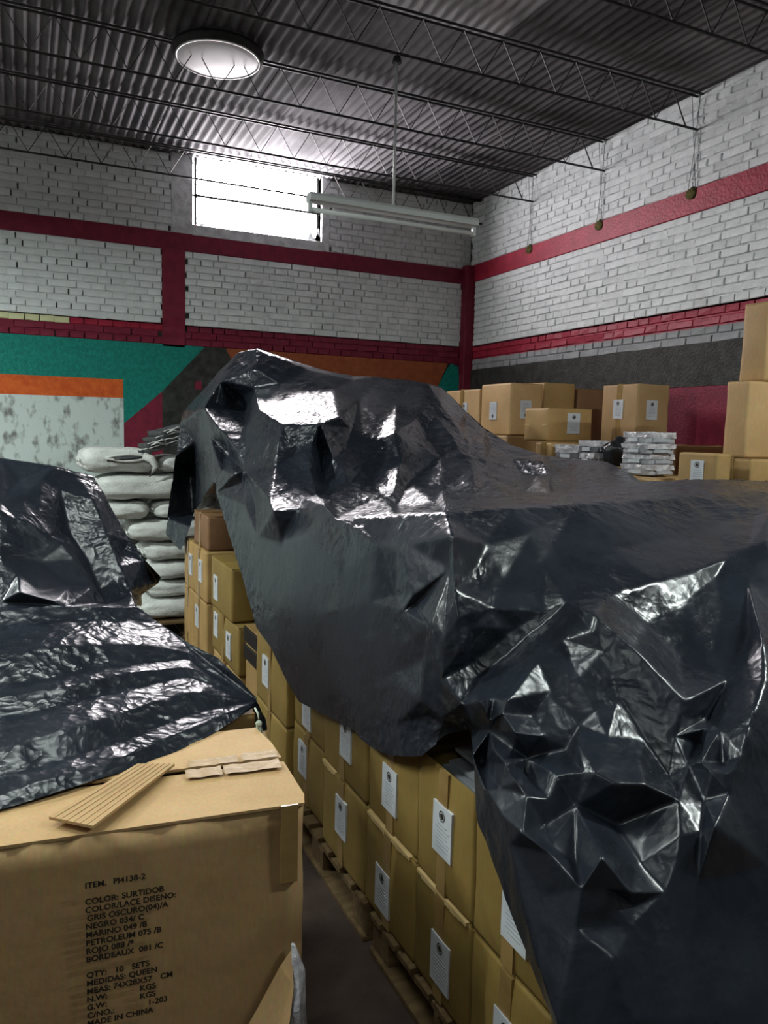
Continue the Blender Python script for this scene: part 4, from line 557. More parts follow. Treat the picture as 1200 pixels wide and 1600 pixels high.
def polythene(name, D, label, group, levels, skirts, amp=1.0):
    V = [Vector(p) for p in D['v']]; T = [tuple(t) for t in D['t']]; W = list(D['w'])
    root = list(range(len(V)))
    def find(i):
        while root[i] != i: i = root[i]
        return i
    for t in T:
        for a, b in ((t[0], t[1]), (t[1], t[2])): root[find(a)] = find(b)
    cnt = {}
    for t in T: cnt[find(t[0])] = cnt.get(find(t[0]), 0) + 1
    best = max(cnt, key=cnt.get); T = [t for t in T if find(t[0]) == best]
    for chain, offs in skirts:                # the sheet goes on behind what the front shows
        prev = chain
        for off in offs:
            cur = []
            for i in prev:
                V.append(V[i] + Vector(off)); W.append(.5); cur.append(len(V) - 1)
            for k in range(len(prev) - 1):
                T.append((prev[k], prev[k + 1], cur[k])); T.append((prev[k + 1], cur[k + 1], cur[k]))
            prev = cur
    V = np.array([tuple(p) for p in V]); W = np.array(W); T = np.array(T)
    def laplace(V, T, it, lam):
        e = np.concatenate((T[:, [0, 1]], T[:, [1, 2]], T[:, [2, 0]]))
        es = np.sort(e, 1); u, cnt = np.unique(es, axis=0, return_counts=True)
        border = np.zeros(len(V), bool); border[u[cnt == 1].ravel()] = True
        bu = u[cnt == 1]
        for _ in range(it):
            S = np.zeros_like(V); c = np.zeros(len(V))
            inner = u
            np.add.at(S, inner[:, 0], V[inner[:, 1]]); np.add.at(S, inner[:, 1], V[inner[:, 0]])
            np.add.at(c, inner[:, 0], 1); np.add.at(c, inner[:, 1], 1)
            B = np.zeros_like(V); cb = np.zeros(len(V))
            np.add.at(B, bu[:, 0], V[bu[:, 1]]); np.add.at(B, bu[:, 1], V[bu[:, 0]])
            np.add.at(cb, bu[:, 0], 1); np.add.at(cb, bu[:, 1], 1)
            m = np.where(border[:, None], B / np.maximum(cb, 1)[:, None], S / np.maximum(c, 1)[:, None])
            V = V + lam * (m - V)
        return V
    for lv in range(levels):
        e = np.concatenate((T[:, [0, 1]], T[:, [1, 2]], T[:, [2, 0]]))
        es = np.sort(e, 1); u, inv = np.unique(es, axis=0, return_inverse=True)
        inv = inv.reshape(-1)
        n0 = len(V); m = len(T)
        V = np.concatenate((V, (V[u[:, 0]] + V[u[:, 1]]) / 2)); W = np.concatenate((W, (W[u[:, 0]] + W[u[:, 1]]) / 2))
        ab, bc, ca = inv[:m] + n0, inv[m:2 * m] + n0, inv[2 * m:] + n0
        a, b, c = T.T
        T = np.concatenate((np.stack((a, ab, ca), 1), np.stack((ab, b, bc), 1), np.stack((ca, bc, c), 1), np.stack((ab, bc, ca), 1)))
        if lv == levels - 1: V = laplace(V, T, 3, .5)
    # crinkles as real relief, along the normals
    N = np.zeros_like(V)
    fn = np.cross(V[T[:, 1]] - V[T[:, 0]], V[T[:, 2]] - V[T[:, 0]])
    for k in range(3): np.add.at(N, T[:, k], fn)
    N /= np.linalg.norm(N, axis=1)[:, None] + 1e-12
    for i in range(len(V)):
        p = Vector(V[i]); w = W[i]
        q = p + noise.noise_vector(p * 3.0) * .06
        r1 = abs(noise.noise(Vector((q.x * 7, q.y * 7, q.z * 4.0))))
        r2 = abs(noise.noise(q * 19 + Vector((5, 3, 1))))
        r3 = noise.noise(q * 2.4)
        V[i] += N[i] * amp * ((.009 * r1 + .005 * r2) * (.1 + w) + .003 * r3 * (.3 + w))
    me = bpy.data.meshes.new(name)
    used, Ti = np.unique(T, return_inverse=True); T = Ti.reshape(T.shape); V = V[used]; W = W[used]
    me.from_pydata(V.tolist(), [], T.tolist())
    me.polygons.foreach_set('use_smooth', [True] * len(T))
    at = me.attributes.new('crinkle', 'FLOAT', 'POINT'); at.data.foreach_set('value', W.astype(np.float32))
    me.materials.append(SHEET)
    return tag(link(name, me), label, 'plastic sheet', group)
SK = {"Mback":[0,1,2,3,4,5,6,7,8,9,10,11,12,13,14,15,16,17,18,19,20,21,22],"Mleft":[0,68,67,66],"Lback":[0,1,2,3,4],"Lleft":[0,44,43,42,41,40,39,38,37,36,35,34,33,32]}
polythene('plastic_sheet', TARP['M'], 'large black plastic sheet draped over the long stack of boxes right of the aisle', 'black plastic sheets', 4,
          [(SK['Mback'], ((.10, .22, -.16), (.08, .2, -.45))), (SK['Mleft'], ((.30, .25, -.1), (.2, .2, -.5)))])
polythene('plastic_sheet', TARP['L'], 'crumpled black plastic sheet over the goods left of the aisle, above the big printed box', 'black plastic sheets', 4,
          [(SK['Lback'], ((.02, .30, -.08), (.0, .15, -.5))), (SK['Lleft'], ((-.30, .0, .01), (-.25, .0, -.06), (-.06, 0, -.4)))], .7)

# ------------------------------------------------------------------ cardboard boxes
def carton_body(name, dx, dy, dz, mat, parent, seed, bulge=.008, dent=.004, open_top=False):
    """a carton with rounded worn edges and slightly bowed sides; origin at the middle of its base"""
    r = random.Random(seed)
    bm = bmesh.new()
    n = 6
    bmesh.ops.create_cube(bm, size=1.0)
    bmesh.ops.subdivide_edges(bm, edges=bm.edges[:], cuts=n, use_grid_fill=True)
    off = Vector((r.uniform(0, 50), r.uniform(0, 50), r.uniform(0, 50)))
    rad = .006
    h = Vector((dx / 2, dy / 2, dz / 2))
    for v in bm.verts:
        c = v.co * 2
        for k in range(3):          # pull the outer rings of the grid close to the edges
            i = round((c[k] + 1) / 2 * (n + 1))
            e = .014 / h[k]
            c[k] = (-1, -1 + e, -.6, -.2, .2, .6, 1 - e, 1)[i]
        p = Vector((c.x * h.x, c.y * h.y, c.z * h.z))
        q = Vector([max(-h[k] + rad, min(h[k] - rad, p[k])) for k in range(3)])
        d = p - q
        if d.length > 1e-6: p = q + d.normalized() * rad
        bow = Vector((0, 0, 0))
        for k in range(3):
            if k < 2 and abs(c[k]) > .999:
                a, b = c[(k + 1) % 3], c[(k + 2) % 3]
                bow[k] += (1 if c[k] > 0 else -1) * ((bulge * (1 - a * a) * (1 - b * b)) + dent * noise.noise(p * 7 + off))
        v.co = p + bow + Vector((0, 0, h.z))
    if open_top:
        top = [f for f in bm.faces if f.normal.z > .9 or f.calc_center_median().z > dz - .003]
        bmesh.ops.delete(bm, geom=top, context='FACES')
    return bmobj(name, bm, mat, parent, True)

def label_part(parent, side, u, z, w=.10, h=.14, dx=.4, dy=.4, logo='top', bulge=.0):
    """white printed label on the -X ('x') or -Y ('y') side; u measured from the box centre"""
    d = .0018
    def bx(name, u0, u1, z0, z1, t0, t1, m, par):
        if side == 'x': b = (-dx / 2 - t1, -dx / 2 - t0, u0, u1, z0, z1)
        else: b = (u0, u1, -dy / 2 - t1, -dy / 2 - t0, z0, z1)
        return box(name, b, m, par)
    t0 = -.004 + bulge; t1 = .0038 + bulge
    lb = bx('label', u - w / 2, u + w / 2, z - h / 2, z + h / 2, t0, t1, LABEL, parent)
    # round emblem and lines of small print (too small in the photo to read)
    zc = z + h * .30 if logo == 'top' else z - h * .30
    bm = bmesh.new(); n = 16
    for r0, r1 in ((0, .009), (.012, .0155)):
        if side == 'x': P = lambda r, a: (-dx / 2 - t1 - .0006, u + r * math.cos(a), zc + r * math.sin(a))
        else: P = lambda r, a: (u + r * math.cos(a), -dy / 2 - t1 - .0006, zc + r * math.sin(a))
        if r0 == 0:
            bm.faces.new([bm.verts.new(P(r1, 2 * PI * k / n)) for k in range(n)])
        else:
            A = [bm.verts.new(P(r0, 2 * PI * k / n)) for k in range(n)]; B = [bm.verts.new(P(r1, 2 * PI * k / n)) for k in range(n)]
            for k in range(n): bm.faces.new((A[k], A[(k + 1) % n], B[(k + 1) % n], B[k]))
    bmobj('emblem', bm, INK, lb)
    bm = bmesh.new(); r = random.Random(int((u + z) * 999))
    s = -1 if logo == 'top' else 1
    for k in range(7):
        zz = zc + s * (.026 + k * .0105)
        if abs(zz - z) > h / 2 - .008: break
        l = w * r.uniform(.25, .42)
        if side == 'x': bm_box(bm, -dx / 2 - t1 - .0008, -dx / 2 - t1, u - l, u + l * .8, zz - .0016, zz + .0016)
        else: bm_box(bm, u - l, u + l * .8, -dy / 2 - t1 - .0008, -dy / 2 - t1, zz - .0016, zz + .0016)
    bmobj('small_print', bm, GREYINK, lb)
    return lb

CSEED = [0]
def carton(x0, x1, y0, y1, z0, z1, label, group, mat=None, labels=(), tape=True, rz=0.0, ry=0.0, flaps=True, open_top=False, bulge=.008, lw=.10, lip=None):
    CSEED[0] += 1
    t = empty('cardboard_box', ((x0 + x1) / 2, (y0 + y1) / 2, z0), rz)
    t.rotation_euler.y = ry
    tag(t, label, 'box', group)
    dx, dy, dz = x1 - x0, y1 - y0, z1 - z0
    m = mat or CARD
    carton_body('body', dx, dy, dz, m, t, CSEED[0] * 13 + 1, bulge, open_top=open_top)
    if tape:          # parcel tape over the closing seam, running down both ends
        s = .024
        box('tape', (-dx / 2 - bulge * .5 - .004, -dx / 2 + .002, -s, s, .004, dz - .004), TAPE, t)
        if flaps:
            box('tape', (-dx / 2, dx / 2, -s, s, dz - .002, dz + bulge * .6 + .003), TAPE, t)
    if flaps and not open_top:   # upper lip of the closing flaps
        e = .0022
        for s in (-1, 1):
            y = sorted((s * .002, s * (dy / 2 - .002)))
            box('top_flap', (-dx / 2 + .002, dx / 2 - .002, y[0], y[1], dz - .003, dz + e), m, t)
    if open_top:
        for s in (1,):
            v = [(s * (dx / 2 - .002), -dy / 2 + .01, dz - .004), (s * (dx / 2 - .002), dy / 2 - .01, dz - .004), (s * (dx / 2 + .07), dy / 2 - .012, dz + .05), (s * (dx / 2 + .07), -dy / 2 + .012, dz + .05)]
            v2 = [(p[0], p[1], p[2] - .005) for p in v]
            mesh('top_flap', v + v2, [(0, 1, 2, 3), (7, 6, 5, 4), (0, 4, 5, 1), (1, 5, 6, 2), (2, 6, 7, 3), (3, 7, 4, 0)], m, t)
    if lip:           # pale torn lip of a flap along the upper front edge
        bm = bmesh.new(); n = 10
        for k in range(n):
            a0, a1 = (lip[0] + (lip[1] - lip[0]) * q / n for q in (k, k + 1))
            bm_box(bm, -dx / 2 - .007, -dx / 2 + .01, a0 * dy, a1 * dy, dz - .006 - .006 * math.sin(PI * (k + .5) / n) - .002 * (k % 3), dz + .003)
        bmesh.ops.remove_doubles(bm, verts=bm.verts[:], dist=1e-5)
        bmobj('torn_lip', bm, EDGE, t)
    for side, u, z, lg in labels:
        c = (y0 + y1) / 2 if side == 'x' else (x0 + x1) / 2
        a = (u - c) / ((dy if side == 'x' else dx) / 2); b2 = (z - (z0 + z1) / 2) / (dz / 2)
        label_part(t, side, u - c, z - z0, w=lw, h=lw * 1.4, dx=dx, dy=dy, logo=lg, bulge=bulge * max(0, (1 - a * a)) * max(0, (1 - b2 * b2)))
    return t
G1 = 'boxes stacked along the right side of the aisle'
XF = 1.0
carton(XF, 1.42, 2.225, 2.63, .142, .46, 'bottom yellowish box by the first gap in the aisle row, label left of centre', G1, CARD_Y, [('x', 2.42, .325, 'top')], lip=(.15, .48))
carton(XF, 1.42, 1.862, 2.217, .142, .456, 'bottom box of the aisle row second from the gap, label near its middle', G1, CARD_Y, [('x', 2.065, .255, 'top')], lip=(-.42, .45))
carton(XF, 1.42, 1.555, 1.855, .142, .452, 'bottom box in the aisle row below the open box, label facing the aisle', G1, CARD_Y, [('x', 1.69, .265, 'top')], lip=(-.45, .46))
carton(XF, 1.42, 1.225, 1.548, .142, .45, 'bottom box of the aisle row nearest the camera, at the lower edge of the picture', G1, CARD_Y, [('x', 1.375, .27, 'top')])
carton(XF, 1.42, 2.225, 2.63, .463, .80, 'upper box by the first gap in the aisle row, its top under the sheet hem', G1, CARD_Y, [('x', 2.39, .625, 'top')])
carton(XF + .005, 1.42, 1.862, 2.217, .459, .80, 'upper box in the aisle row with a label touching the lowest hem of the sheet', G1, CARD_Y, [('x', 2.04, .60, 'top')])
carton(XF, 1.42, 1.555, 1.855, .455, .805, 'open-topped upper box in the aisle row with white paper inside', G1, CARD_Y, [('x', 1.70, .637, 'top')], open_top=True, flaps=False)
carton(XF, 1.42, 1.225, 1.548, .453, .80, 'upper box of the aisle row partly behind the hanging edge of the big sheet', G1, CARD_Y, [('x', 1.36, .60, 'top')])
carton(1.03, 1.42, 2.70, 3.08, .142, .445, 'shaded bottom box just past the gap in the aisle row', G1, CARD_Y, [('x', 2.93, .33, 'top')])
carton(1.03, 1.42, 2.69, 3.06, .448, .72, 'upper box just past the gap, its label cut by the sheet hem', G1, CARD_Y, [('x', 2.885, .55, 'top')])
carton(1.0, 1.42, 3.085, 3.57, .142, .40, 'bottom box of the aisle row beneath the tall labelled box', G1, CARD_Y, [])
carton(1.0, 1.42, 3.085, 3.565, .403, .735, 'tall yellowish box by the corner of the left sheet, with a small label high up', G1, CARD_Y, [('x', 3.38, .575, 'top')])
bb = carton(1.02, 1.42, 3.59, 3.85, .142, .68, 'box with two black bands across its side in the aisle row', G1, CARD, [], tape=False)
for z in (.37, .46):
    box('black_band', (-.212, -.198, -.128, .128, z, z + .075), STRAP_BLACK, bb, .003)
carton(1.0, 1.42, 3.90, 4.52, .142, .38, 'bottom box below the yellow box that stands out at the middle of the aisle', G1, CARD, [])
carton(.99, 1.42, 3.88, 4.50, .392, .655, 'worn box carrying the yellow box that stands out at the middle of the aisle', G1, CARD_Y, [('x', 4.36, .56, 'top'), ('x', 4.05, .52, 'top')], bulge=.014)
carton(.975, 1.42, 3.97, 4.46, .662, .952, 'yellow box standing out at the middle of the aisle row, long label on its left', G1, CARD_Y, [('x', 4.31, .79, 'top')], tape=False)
carton(1.0, 1.42, 4.72, 5.12, .142, .60, 'bottom box at the far end of the aisle row, in front of the sacks', G1, CARD, [('x', 4.97, .47, 'top')])
carton(1.0, 1.42, 4.715, 5.11, .605, .93, 'box near the far aisle end behind the yellow box, with one long label', G1, CARD, [('x', 4.86, .79, 'top')])
carton(1.0, 1.42, 5.13, 5.45, .142, .60, 'hindmost bottom box of the aisle row, touching the sacks', G1, CARD, [])
carton(1.0, 1.42, 5.12, 5.44, .605, .93, 'hindmost labelled box of the aisle row next to the white sacks', G1, CARD, [('x', 5.19, .775, 'top')])
carton(1.01, 1.40, 4.72, 5.15, .936, 1.15, 'brown box with painted-in shade under the hanging flap at the far end of the aisle', G1, CARD_SHADE, [])
# white paper in the open box
bm = bmesh.new()
for k in range(3):
    vs = bm_box(bm, 1.06 + k * .02, 1.32 + k * .01, 1.575, 1.83, .74 + k * .025, .752 + k * .025)
    for q in vs: q.co.z += .03 * noise.noise(q.co * 5 + Vector((k, 0, 0)))
tag(bmobj('paper_sheets', bm, LABEL), 'crumpled white paper lying in the open box of the aisle row', 'paper')

# pallets -----------------------------------------------------------------
def pallet(x0, x1, y0, y1, label, along='x'):
    t = empty('pallet', (x0, y0, 0)); tag(t, label, 'pallet', 'wooden pallets')
    dx, dy = x1 - x0, y1 - y0
    n = max(3, int((dy + .03) / .105))
    st = (dy - .072) / (n - 1)
    for k in range(n):
        box('deck_board', (0, dx, k * st, k * st + .072, .12, .14), WOOD, t, .002)
    for x in (.0, dx / 2 - .04, dx - .08):
        box('stringer', (x + .012, x + .09, 0, dy, .098, .119), WOOD, t, .002)
        for y in (0, dy / 2 - .06, dy - .12):
            box('block', (x + .012, x + .09, y, y + .12, .02, .098), WOOD, t, .002)
        box('bottom_board', (x, x + .1, 0, dy, .001, .02), WOOD, t, .002)
    return t
pallet(.985, 1.5, 1.19, 2.14, 'wooden pallet under the nearest boxes of the aisle row')
pallet(.985, 1.5, 2.19, 3.15, 'wooden pallet by the gap in the aisle row, dark slots showing')
pallet(.98, 1.5, 3.2, 4.54, 'wooden pallet under the middle of the aisle row')
pallet(.98, 1.5, 4.62, 5.5, 'wooden pallet under the far end of the aisle row')
pallet(.72, 1.62, 6.17, 6.78, 'wooden pallet under the white sacks')

# boxes by the right wall ---------------------------------------------------
G2 = 'boxes piled against the right wall'
carton(3.4, 3.72, 5.46, 6.02, 0, 2.065, 'box at the left end of the right-wall pile, half behind the sheet slope', G2, CARD_P, [('x', 5.70, 1.89, 'top')], tape=True)
carton(3.4, 3.695, 5.01, 5.43, 1.695, 2.095, 'upright box with two labels beside the slope of the big sheet', G2, CARD_P, [('x', 5.24, 1.885, 'bottom'), ('y', 3.535, 1.895, 'bottom')], tape=False)
carton(3.36, 3.76, 4.98, 5.44, .0, 1.69, 'box beneath the upright two-label box, only its top edge showing', G2, CARD_P, [])
carton(3.79, 4.10, 5.12, 5.5, 0, 2.12, 'box in the second row between the upright two-label box and the shaded box', G2, CARD, [])
carton(4.13, 4.46, 5.12, 5.55, 0, 2.09, 'shaded brown box in the corner of the pile against the right wall', G2, CARD_SHADE, [])
ob = carton(3.22, 3.58, 4.27, 4.56, 1.66, 1.885, 'low box lying on its side with a creased end, in front of the second row', G2, CARD, [('y', 3.42, 1.785, 'top')], tape=False, rz=math.radians(-3))
box('seal_strip', (-.186, -.178, -.14, .14, .108, .116), EDGE, ob)
carton(4.0, 4.30, 4.29, 4.665, 1.66, 2.083, 'tall box with a label on each of two faces, standing alone against the maroon wall', G2, CARD_P, [('x', 4.48, 1.905, 'top'), ('y', 4.13, 1.90, 'top')], tape=True)
carton(3.1, 3.42, 4.08, 4.25, .0, 1.652, 'low box behind the sheet edge below the creased box', G2, CARD, [])
carton(3.72, 4.42, 4.20, 4.85, .0, 1.655, 'dark box carrying the tall two-label box', G2, CARD, [])
carton(3.3, 3.85, 2.76, 2.90, 1.61, 1.995, 'large pale box at the right edge of the picture', G2, CARD_P, [], tape=False)
carton(3.42, 3.85, 2.775, 2.93, 2.002, 2.40, 'topmost pale box at the right edge of the picture', G2, CARD_P, [], tape=False)
carton(3.30, 3.85, 2.72, 2.98, .0, 1.605, 'box under the large pale box at the right edge', G2, CARD, [])
carton(3.0, 3.09, 2.66, 2.905, 0, 1.632, 'box with a slanting top and a label above the sheet, left of the pale boxes', G2, CARD, [('x', 2.78, 1.54, 'top')], tape=False, flaps=False, lw=.08)
carton(3.36, 3.9, 3.28, 3.65, .0, 1.655, 'shaded box behind the slant-topped box', G2, CARD_SHADE, [])
carton(2.92, 3.34, 2.99, 3.42, .0, 1.49, 'box under the stack of silver packs', G2, CARD_P, [])

# wrapped packs ---------------------------------------------------------------
def pack(x, y, z, w, d, h, rz, label, group, dark=False, seed=0):
    r = random.Random(seed)
    t = empty('wrapped_pack', (x, y, z), rz); tag(t, label, 'pack', group)
    bm = bmesh.new(); bm_box(bm, -w / 2, w / 2, -d / 2, d / 2, 0, h)
    bmesh.ops.subdivide_edges(bm, edges=bm.edges[:], cuts=4, use_grid_fill=True)
    for v in bm.verts:
        v.co += Vector((noise.noise(v.co * 18 + Vector((seed, 0, 0))), noise.noise(v.co * 18 + Vector((0, seed, 0))), .5 * noise.noise(v.co * 14 + Vector((0, 0, seed))))) * .009
    bmobj('contents', bm, PACK_D if dark else PACK, t, True)
    bm = bmesh.new(); bm_box(bm, -w / 2 - .006, w / 2 + .006, -d / 2 - .006, d / 2 + .006, h * .55, h + .004)
    bmesh.ops.subdivide_edges(bm, edges=bm.edges[:], cuts=6, use_grid_fill=True)
    for v in bm.verts:
        v.co += Vector((noise.noise(v.co * 30 + Vector((seed, 2, 0))), noise.noise(v.co * 30 + Vector((1, seed, 0))), .6 * noise.noise(v.co * 25 + Vector((0, 4, seed))))) * .010
    bmobj('clear_wrap', bm, FILM, t, False)
    box('print_panel', (-w / 2 - .012, -w / 2 + .002, -d * .18, d * .25, h * .15, h * .5), LABEL, t)
    box('print_panel', (-w * .3, w * .3, -d / 2 - .012, -d / 2 + .002, h * .15, h * .5), GREYINK, t)
    return t
z = 1.50
for k, (h, o, nm) in enumerate(((.052, 0, 'lowest of the four silver packs stacked by the maroon wall'), (.05, .012, 'second from the bottom of the four stacked silver packs'), (.05, -.004, 'third from the bottom of the four stacked silver packs'), (.056, .01, 'topmost of the four silver packs stacked by the maroon wall'))):
    pack(3.08 + o, 3.20 + o, z, .18, .19, h, math.radians(8 - 5 * k), 'grey wrapped pack, ' + nm, 'silver packs', seed=k + 3)
    z += h + .006
pack(3.2, 3.95, 1.53, .17, .2, .11, .1, 'dark grey wrapped pack left of the pair, just behind the sheet edge', 'dark packs', True, 11)
pack(3.19, 3.755, 1.53, .13, .15, .065, -.1, 'lower of two shiny dark packs left of the black bag', 'dark packs', True, 12)
pack(3.19, 3.76, 1.60, .13, .15, .07, .05, 'upper of two shiny dark packs left of the black bag', 'dark packs', True, 13)
carton(3.06, 3.35, 3.44, 4.06, .0, 1.525, 'box under the shiny dark packs and the black bag', G2, CARD, [])
bm = bmesh.new(); bmesh.ops.create_icosphere(bm, subdivisions=4, radius=.1)
for v in bm.verts:
    c = v.co.copy()
    v.co = Vector((c.x * .95, c.y * .8, max(c.z, -.07) * 1.0)) + v.normal * .03 * noise.noise(c * 16)
    v.co += Vector((3.21, 3.575, 1.60))
tag(bmobj('black_bag', bm, BLACKBAG, None, True), 'slumped black bag between the shiny packs and the silver stack', 'bag')

# ------------------------------------------------------------------ sacks
def sack(x0, x1, y0, y1, z0, z1, label, seed, mat=None, rz=0.0, group='white woven sacks in the pile', hem=True):
    t = empty('woven_sack', ((x0 + x1) / 2, (y0 + y1) / 2, z0), rz); tag(t, label, 'sack', group)
    dx, dy, dz = (x1 - x0) / 2, (y1 - y0) / 2, (z1 - z0) / 2
    bm = bmesh.new(); bmesh.ops.create_cube(bm, size=2.0)
    bmesh.ops.subdivide_edges(bm, edges=bm.edges[:], cuts=11, use_grid_fill=True)
    s = Vector((seed * 1.7, seed * .9, seed * 2.3))
    for v in bm.verts:
        c = v.co.copy()
        k = (abs(c.x) ** 6 + abs(c.y) ** 6 + abs(c.z) ** 4) ** (1 / 5)
        c = c / max(k, .2) if k > 1 else c
        taper = 1 - .22 * max(abs(c.x), abs(c.y)) ** 4
        p = Vector((c.x * dx, c.y * dy, c.z * dz * taper))
        fold = .034 * abs(noise.noise(Vector((p.x * 5, p.y * 4, p.z * 9)) + s)) + .020 * abs(noise.noise(Vector((p.x * 13, p.y * 10, p.z * 17)) + s)) + .006 * noise.noise(p * 30 + s)
        p -= p.normalized() * fold
        v.co = p + Vector((0, 0, dz))
    bmobj('body', bm, mat or SACK, t, True)
    if hem:
        pts = [(-dx * .98, -dy * .8 + dy * 1.6 * k / 9, dz + .012 * math.sin(k * 1.3 + seed)) for k in range(10)]
        tube('stitched_hem', pts, .008, ROPE, t, 5)
    return t
for n, (a, b, c, d, e, f, lb) in enumerate((
    (.80, 1.55, 6.20, 6.74, .142, .318, 'lowest white sack, lying on the pallet'),
    (.83, 1.56, 6.22, 6.74, .318, .462, 'second white sack from the bottom, creased end'),
    (.87, 1.55, 6.20, 6.72, .462, .618, 'third white sack from the bottom, beside the labelled boxes'),
    (.82, 1.52, 6.21, 6.74, .618, .775, 'fourth white sack from the bottom, under the tip of the hanging flap'),
    (.70, 1.42, 6.19, 6.74, .775, .957, 'plump white sack in the middle of the pile'),
    (.50, .89, 6.20, 6.72, .957, 1.11, 'left white sack of the pair in the middle of the pile, hem showing'),
    (.90, 1.42, 6.22, 6.74, .957, 1.11, 'right white sack of the pair in the middle of the pile'),
    (.46, 1.36, 6.19, 6.74, 1.11, 1.322, 'broad white sack right below the open one'),
    (.945, 1.42, 6.24, 6.74, 1.322, 1.475, 'small white sack under the folded dark bags'))):
    sack(a, b, c, d, e, f, lb, n + 1)
os_ = sack(.36, .94, 6.20, 6.74, 1.322, 1.53, 'open white sack on top of the pile with dark goods in its mouth', 31)
bm = bmesh.new(); bmesh.ops.create_icosphere(bm, subdivisions=3, radius=1)
for v in bm.verts: v.co = Vector((v.co.x * .15, v.co.y * .03, v.co.z * .020 + .01 * noise.noise(v.co * 4))) + Vector((.06, -.262, .125 + .02 * v.co.x))
bmobj('mouth_contents', bm, CLOTH_D, os_, True)
for s in (1, -1):
    pts = [(-.10 + .033 * k, -.268 - .012 * math.sin(PI * k / 10), .125 + s * .026 * math.sin(PI * k / 10) + .006 * k / 10) for k in range(11)]
    tube('mouth_rim', pts, .011, SACK, os_, 6)
tube('loose_corner', [(.18, -.26, .14), (.24, -.28, .12), (.27, -.29, .06), (.22, -.285, -.02)], [.03, .035, .025, .006], SACK, os_, 8)
# folded dark bags with white rope
for k in range(4):
    t = empty('folded_bag', (.86 + .05 * k, 6.36, 1.486 + k * .05)); t.rotation_euler = (0, math.radians(-15), math.radians(4 * k))
    tag(t, 'folded dark grey bag with a white rope handle, ' + ('lowest', 'second lowest', 'second highest', 'topmost')[k] + ' of four on the sacks', 'bag', 'folded dark bags')
    bm = bmesh.new(); bm_box(bm, -.06, .30, -.14, .2, 0, .032)
    bmesh.ops.subdivide_edges(bm, edges=bm.edges[:], cuts=5, use_grid_fill=True)
    for v in bm.verts: v.co += Vector((0, noise.noise(v.co * 12 + Vector((k, 0, 0))), noise.noise(v.co * 14 + Vector((0, k, 0))))) * .014
    bmobj('body', bm, CLOTH_D, t, True)
    if k in (1, 3):
        tube('rope_handle', [(-.03, -.15, .02), (.02, -.165, .03), (.07, -.17, .005), (.09, -.165, .03), (.06, -.165, .045), (.0, -.16, .03)], .0055, ROPE, t, 6)
    tube('piping', [(-.05 + .04 * i, -.148 + .006 * math.sin(i), .036 + .004 * math.sin(2.1 * i)) for i in range(9)], .004, ROPE, t, 5)

# ------------------------------------------------------------------ the big printed box, left foreground
BH = .90
big = empty('printed_cardboard_box', (.53, 1.495, 0), math.radians(-4.9))
tag(big, 'big battered cardboard box with black printed text in the left foreground', 'box')
W_, D_ = .76, .42
# body in local axes: front right corner at the origin, going -x and +y
bm = bmesh.new(); bmesh.ops.create_cube(bm, size=1.0)
bmesh.ops.subdivide_edges(bm, edges=bm.edges[:], cuts=16, use_grid_fill=True)
for v in bm.verts:
    c = v.co * 2
    p = Vector((-W_ / 2 + c.x * W_ / 2, D_ / 2 + c.y * D_ / 2, (c.z + 1) / 2 * BH))
    f = (p.z / BH)
    if c.x > .99: p.x -= .035 * (1 - f) ** 1.2 + .006 * math.sin(p.z * 9)
    if c.y < -.99: p.y -= .010 * (1 - c.x * c.x) * (1 - c.z * c.z)
    if c.z > .99: p.z += .006 * noise.noise(p * 9) - .006 * math.exp(-((c.y - .02) / .2) ** 2)
    edge = (abs(c.x) > .99) + (abs(c.y) > .99) + (abs(c.z) > .99)
    if edge >= 2: p += Vector((noise.noise(p * 30), noise.noise(p * 33 + Vector((3, 0, 0))), noise.noise(p * 31 + Vector((0, 7, 0))))) * .005
    else: p += Vector((noise.noise(p * 8), noise.noise(p * 8 + Vector((3, 0, 0))), 0)) * .003
    v.co = p
bmobj('body', bm, CARD_P, big, True)
# two closing flaps with a dark slit, the hind one lifted a little
def flap(name, pts, th=.006):
    n = len(pts)
    v = [Vector(p) for p in pts] + [Vector(p) - Vector((0, 0, th)) for p in pts]
    bm = bmesh.new(); q = [bm.verts.new(p) for p in v]
    bm.faces.new(q[:n]); bm.faces.new(q[n:][::-1])
    for i in range(n): bm.faces.new((q[i], q[i + n], q[(i + 1) % n + n], q[(i + 1) % n]))
    return bmobj(name, bm, CARD_P, big)
z1 = BH + .012
flap('top_flap', [(-W_, .0, z1 - .008), (-.004, -.004, z1 - .008), (.004, .03, z1 - .006), (-.006, .19, z1 + .002), (-.22, .185, z1 + .004), (-.5, .19, z1), (-W_, .19, z1)])
flap('top_flap', [(-W_, .20, z1 + .002), (-.5, .20, z1 + .006), (-.22, .197, z1 + .012), (-.008, .205, z1 + .006), (-.012, .30, z1 + .004), (-.03, .42, z1), (-W_, .42, z1)])
box('slit', (-W_ + .01, -.01, .183, .207, BH + .001, BH + .006), INK, big)
for x0, x1, y0, y1 in ((-.235, -.155, .150, .187), (-.15, -.02, .148, .186), (-.225, -.11, .206, .236), (-.10, -.015, .207, .24)):       # torn pieces of clear tape along the slit
    bm = bmesh.new(); n = 6
    lo = [bm.verts.new((x0 + (x1 - x0) * k / n, y0 + .001 * math.sin(k * 2.1), z1 + .008 + .001 * math.sin(k * 1.7))) for k in range(n + 1)]
    hi = [bm.verts.new((x0 + (x1 - x0) * k / n, y1 + .001 * math.sin(k * 1.3), z1 + .0115 + .0015 * math.sin(k * 2.3))) for k in range(n + 1)]
    for k in range(n): bm.faces.new((lo[k], lo[k + 1], hi[k + 1], hi[k]))
    bmobj('tape', bm, TAPE_CLEAR, big, True)
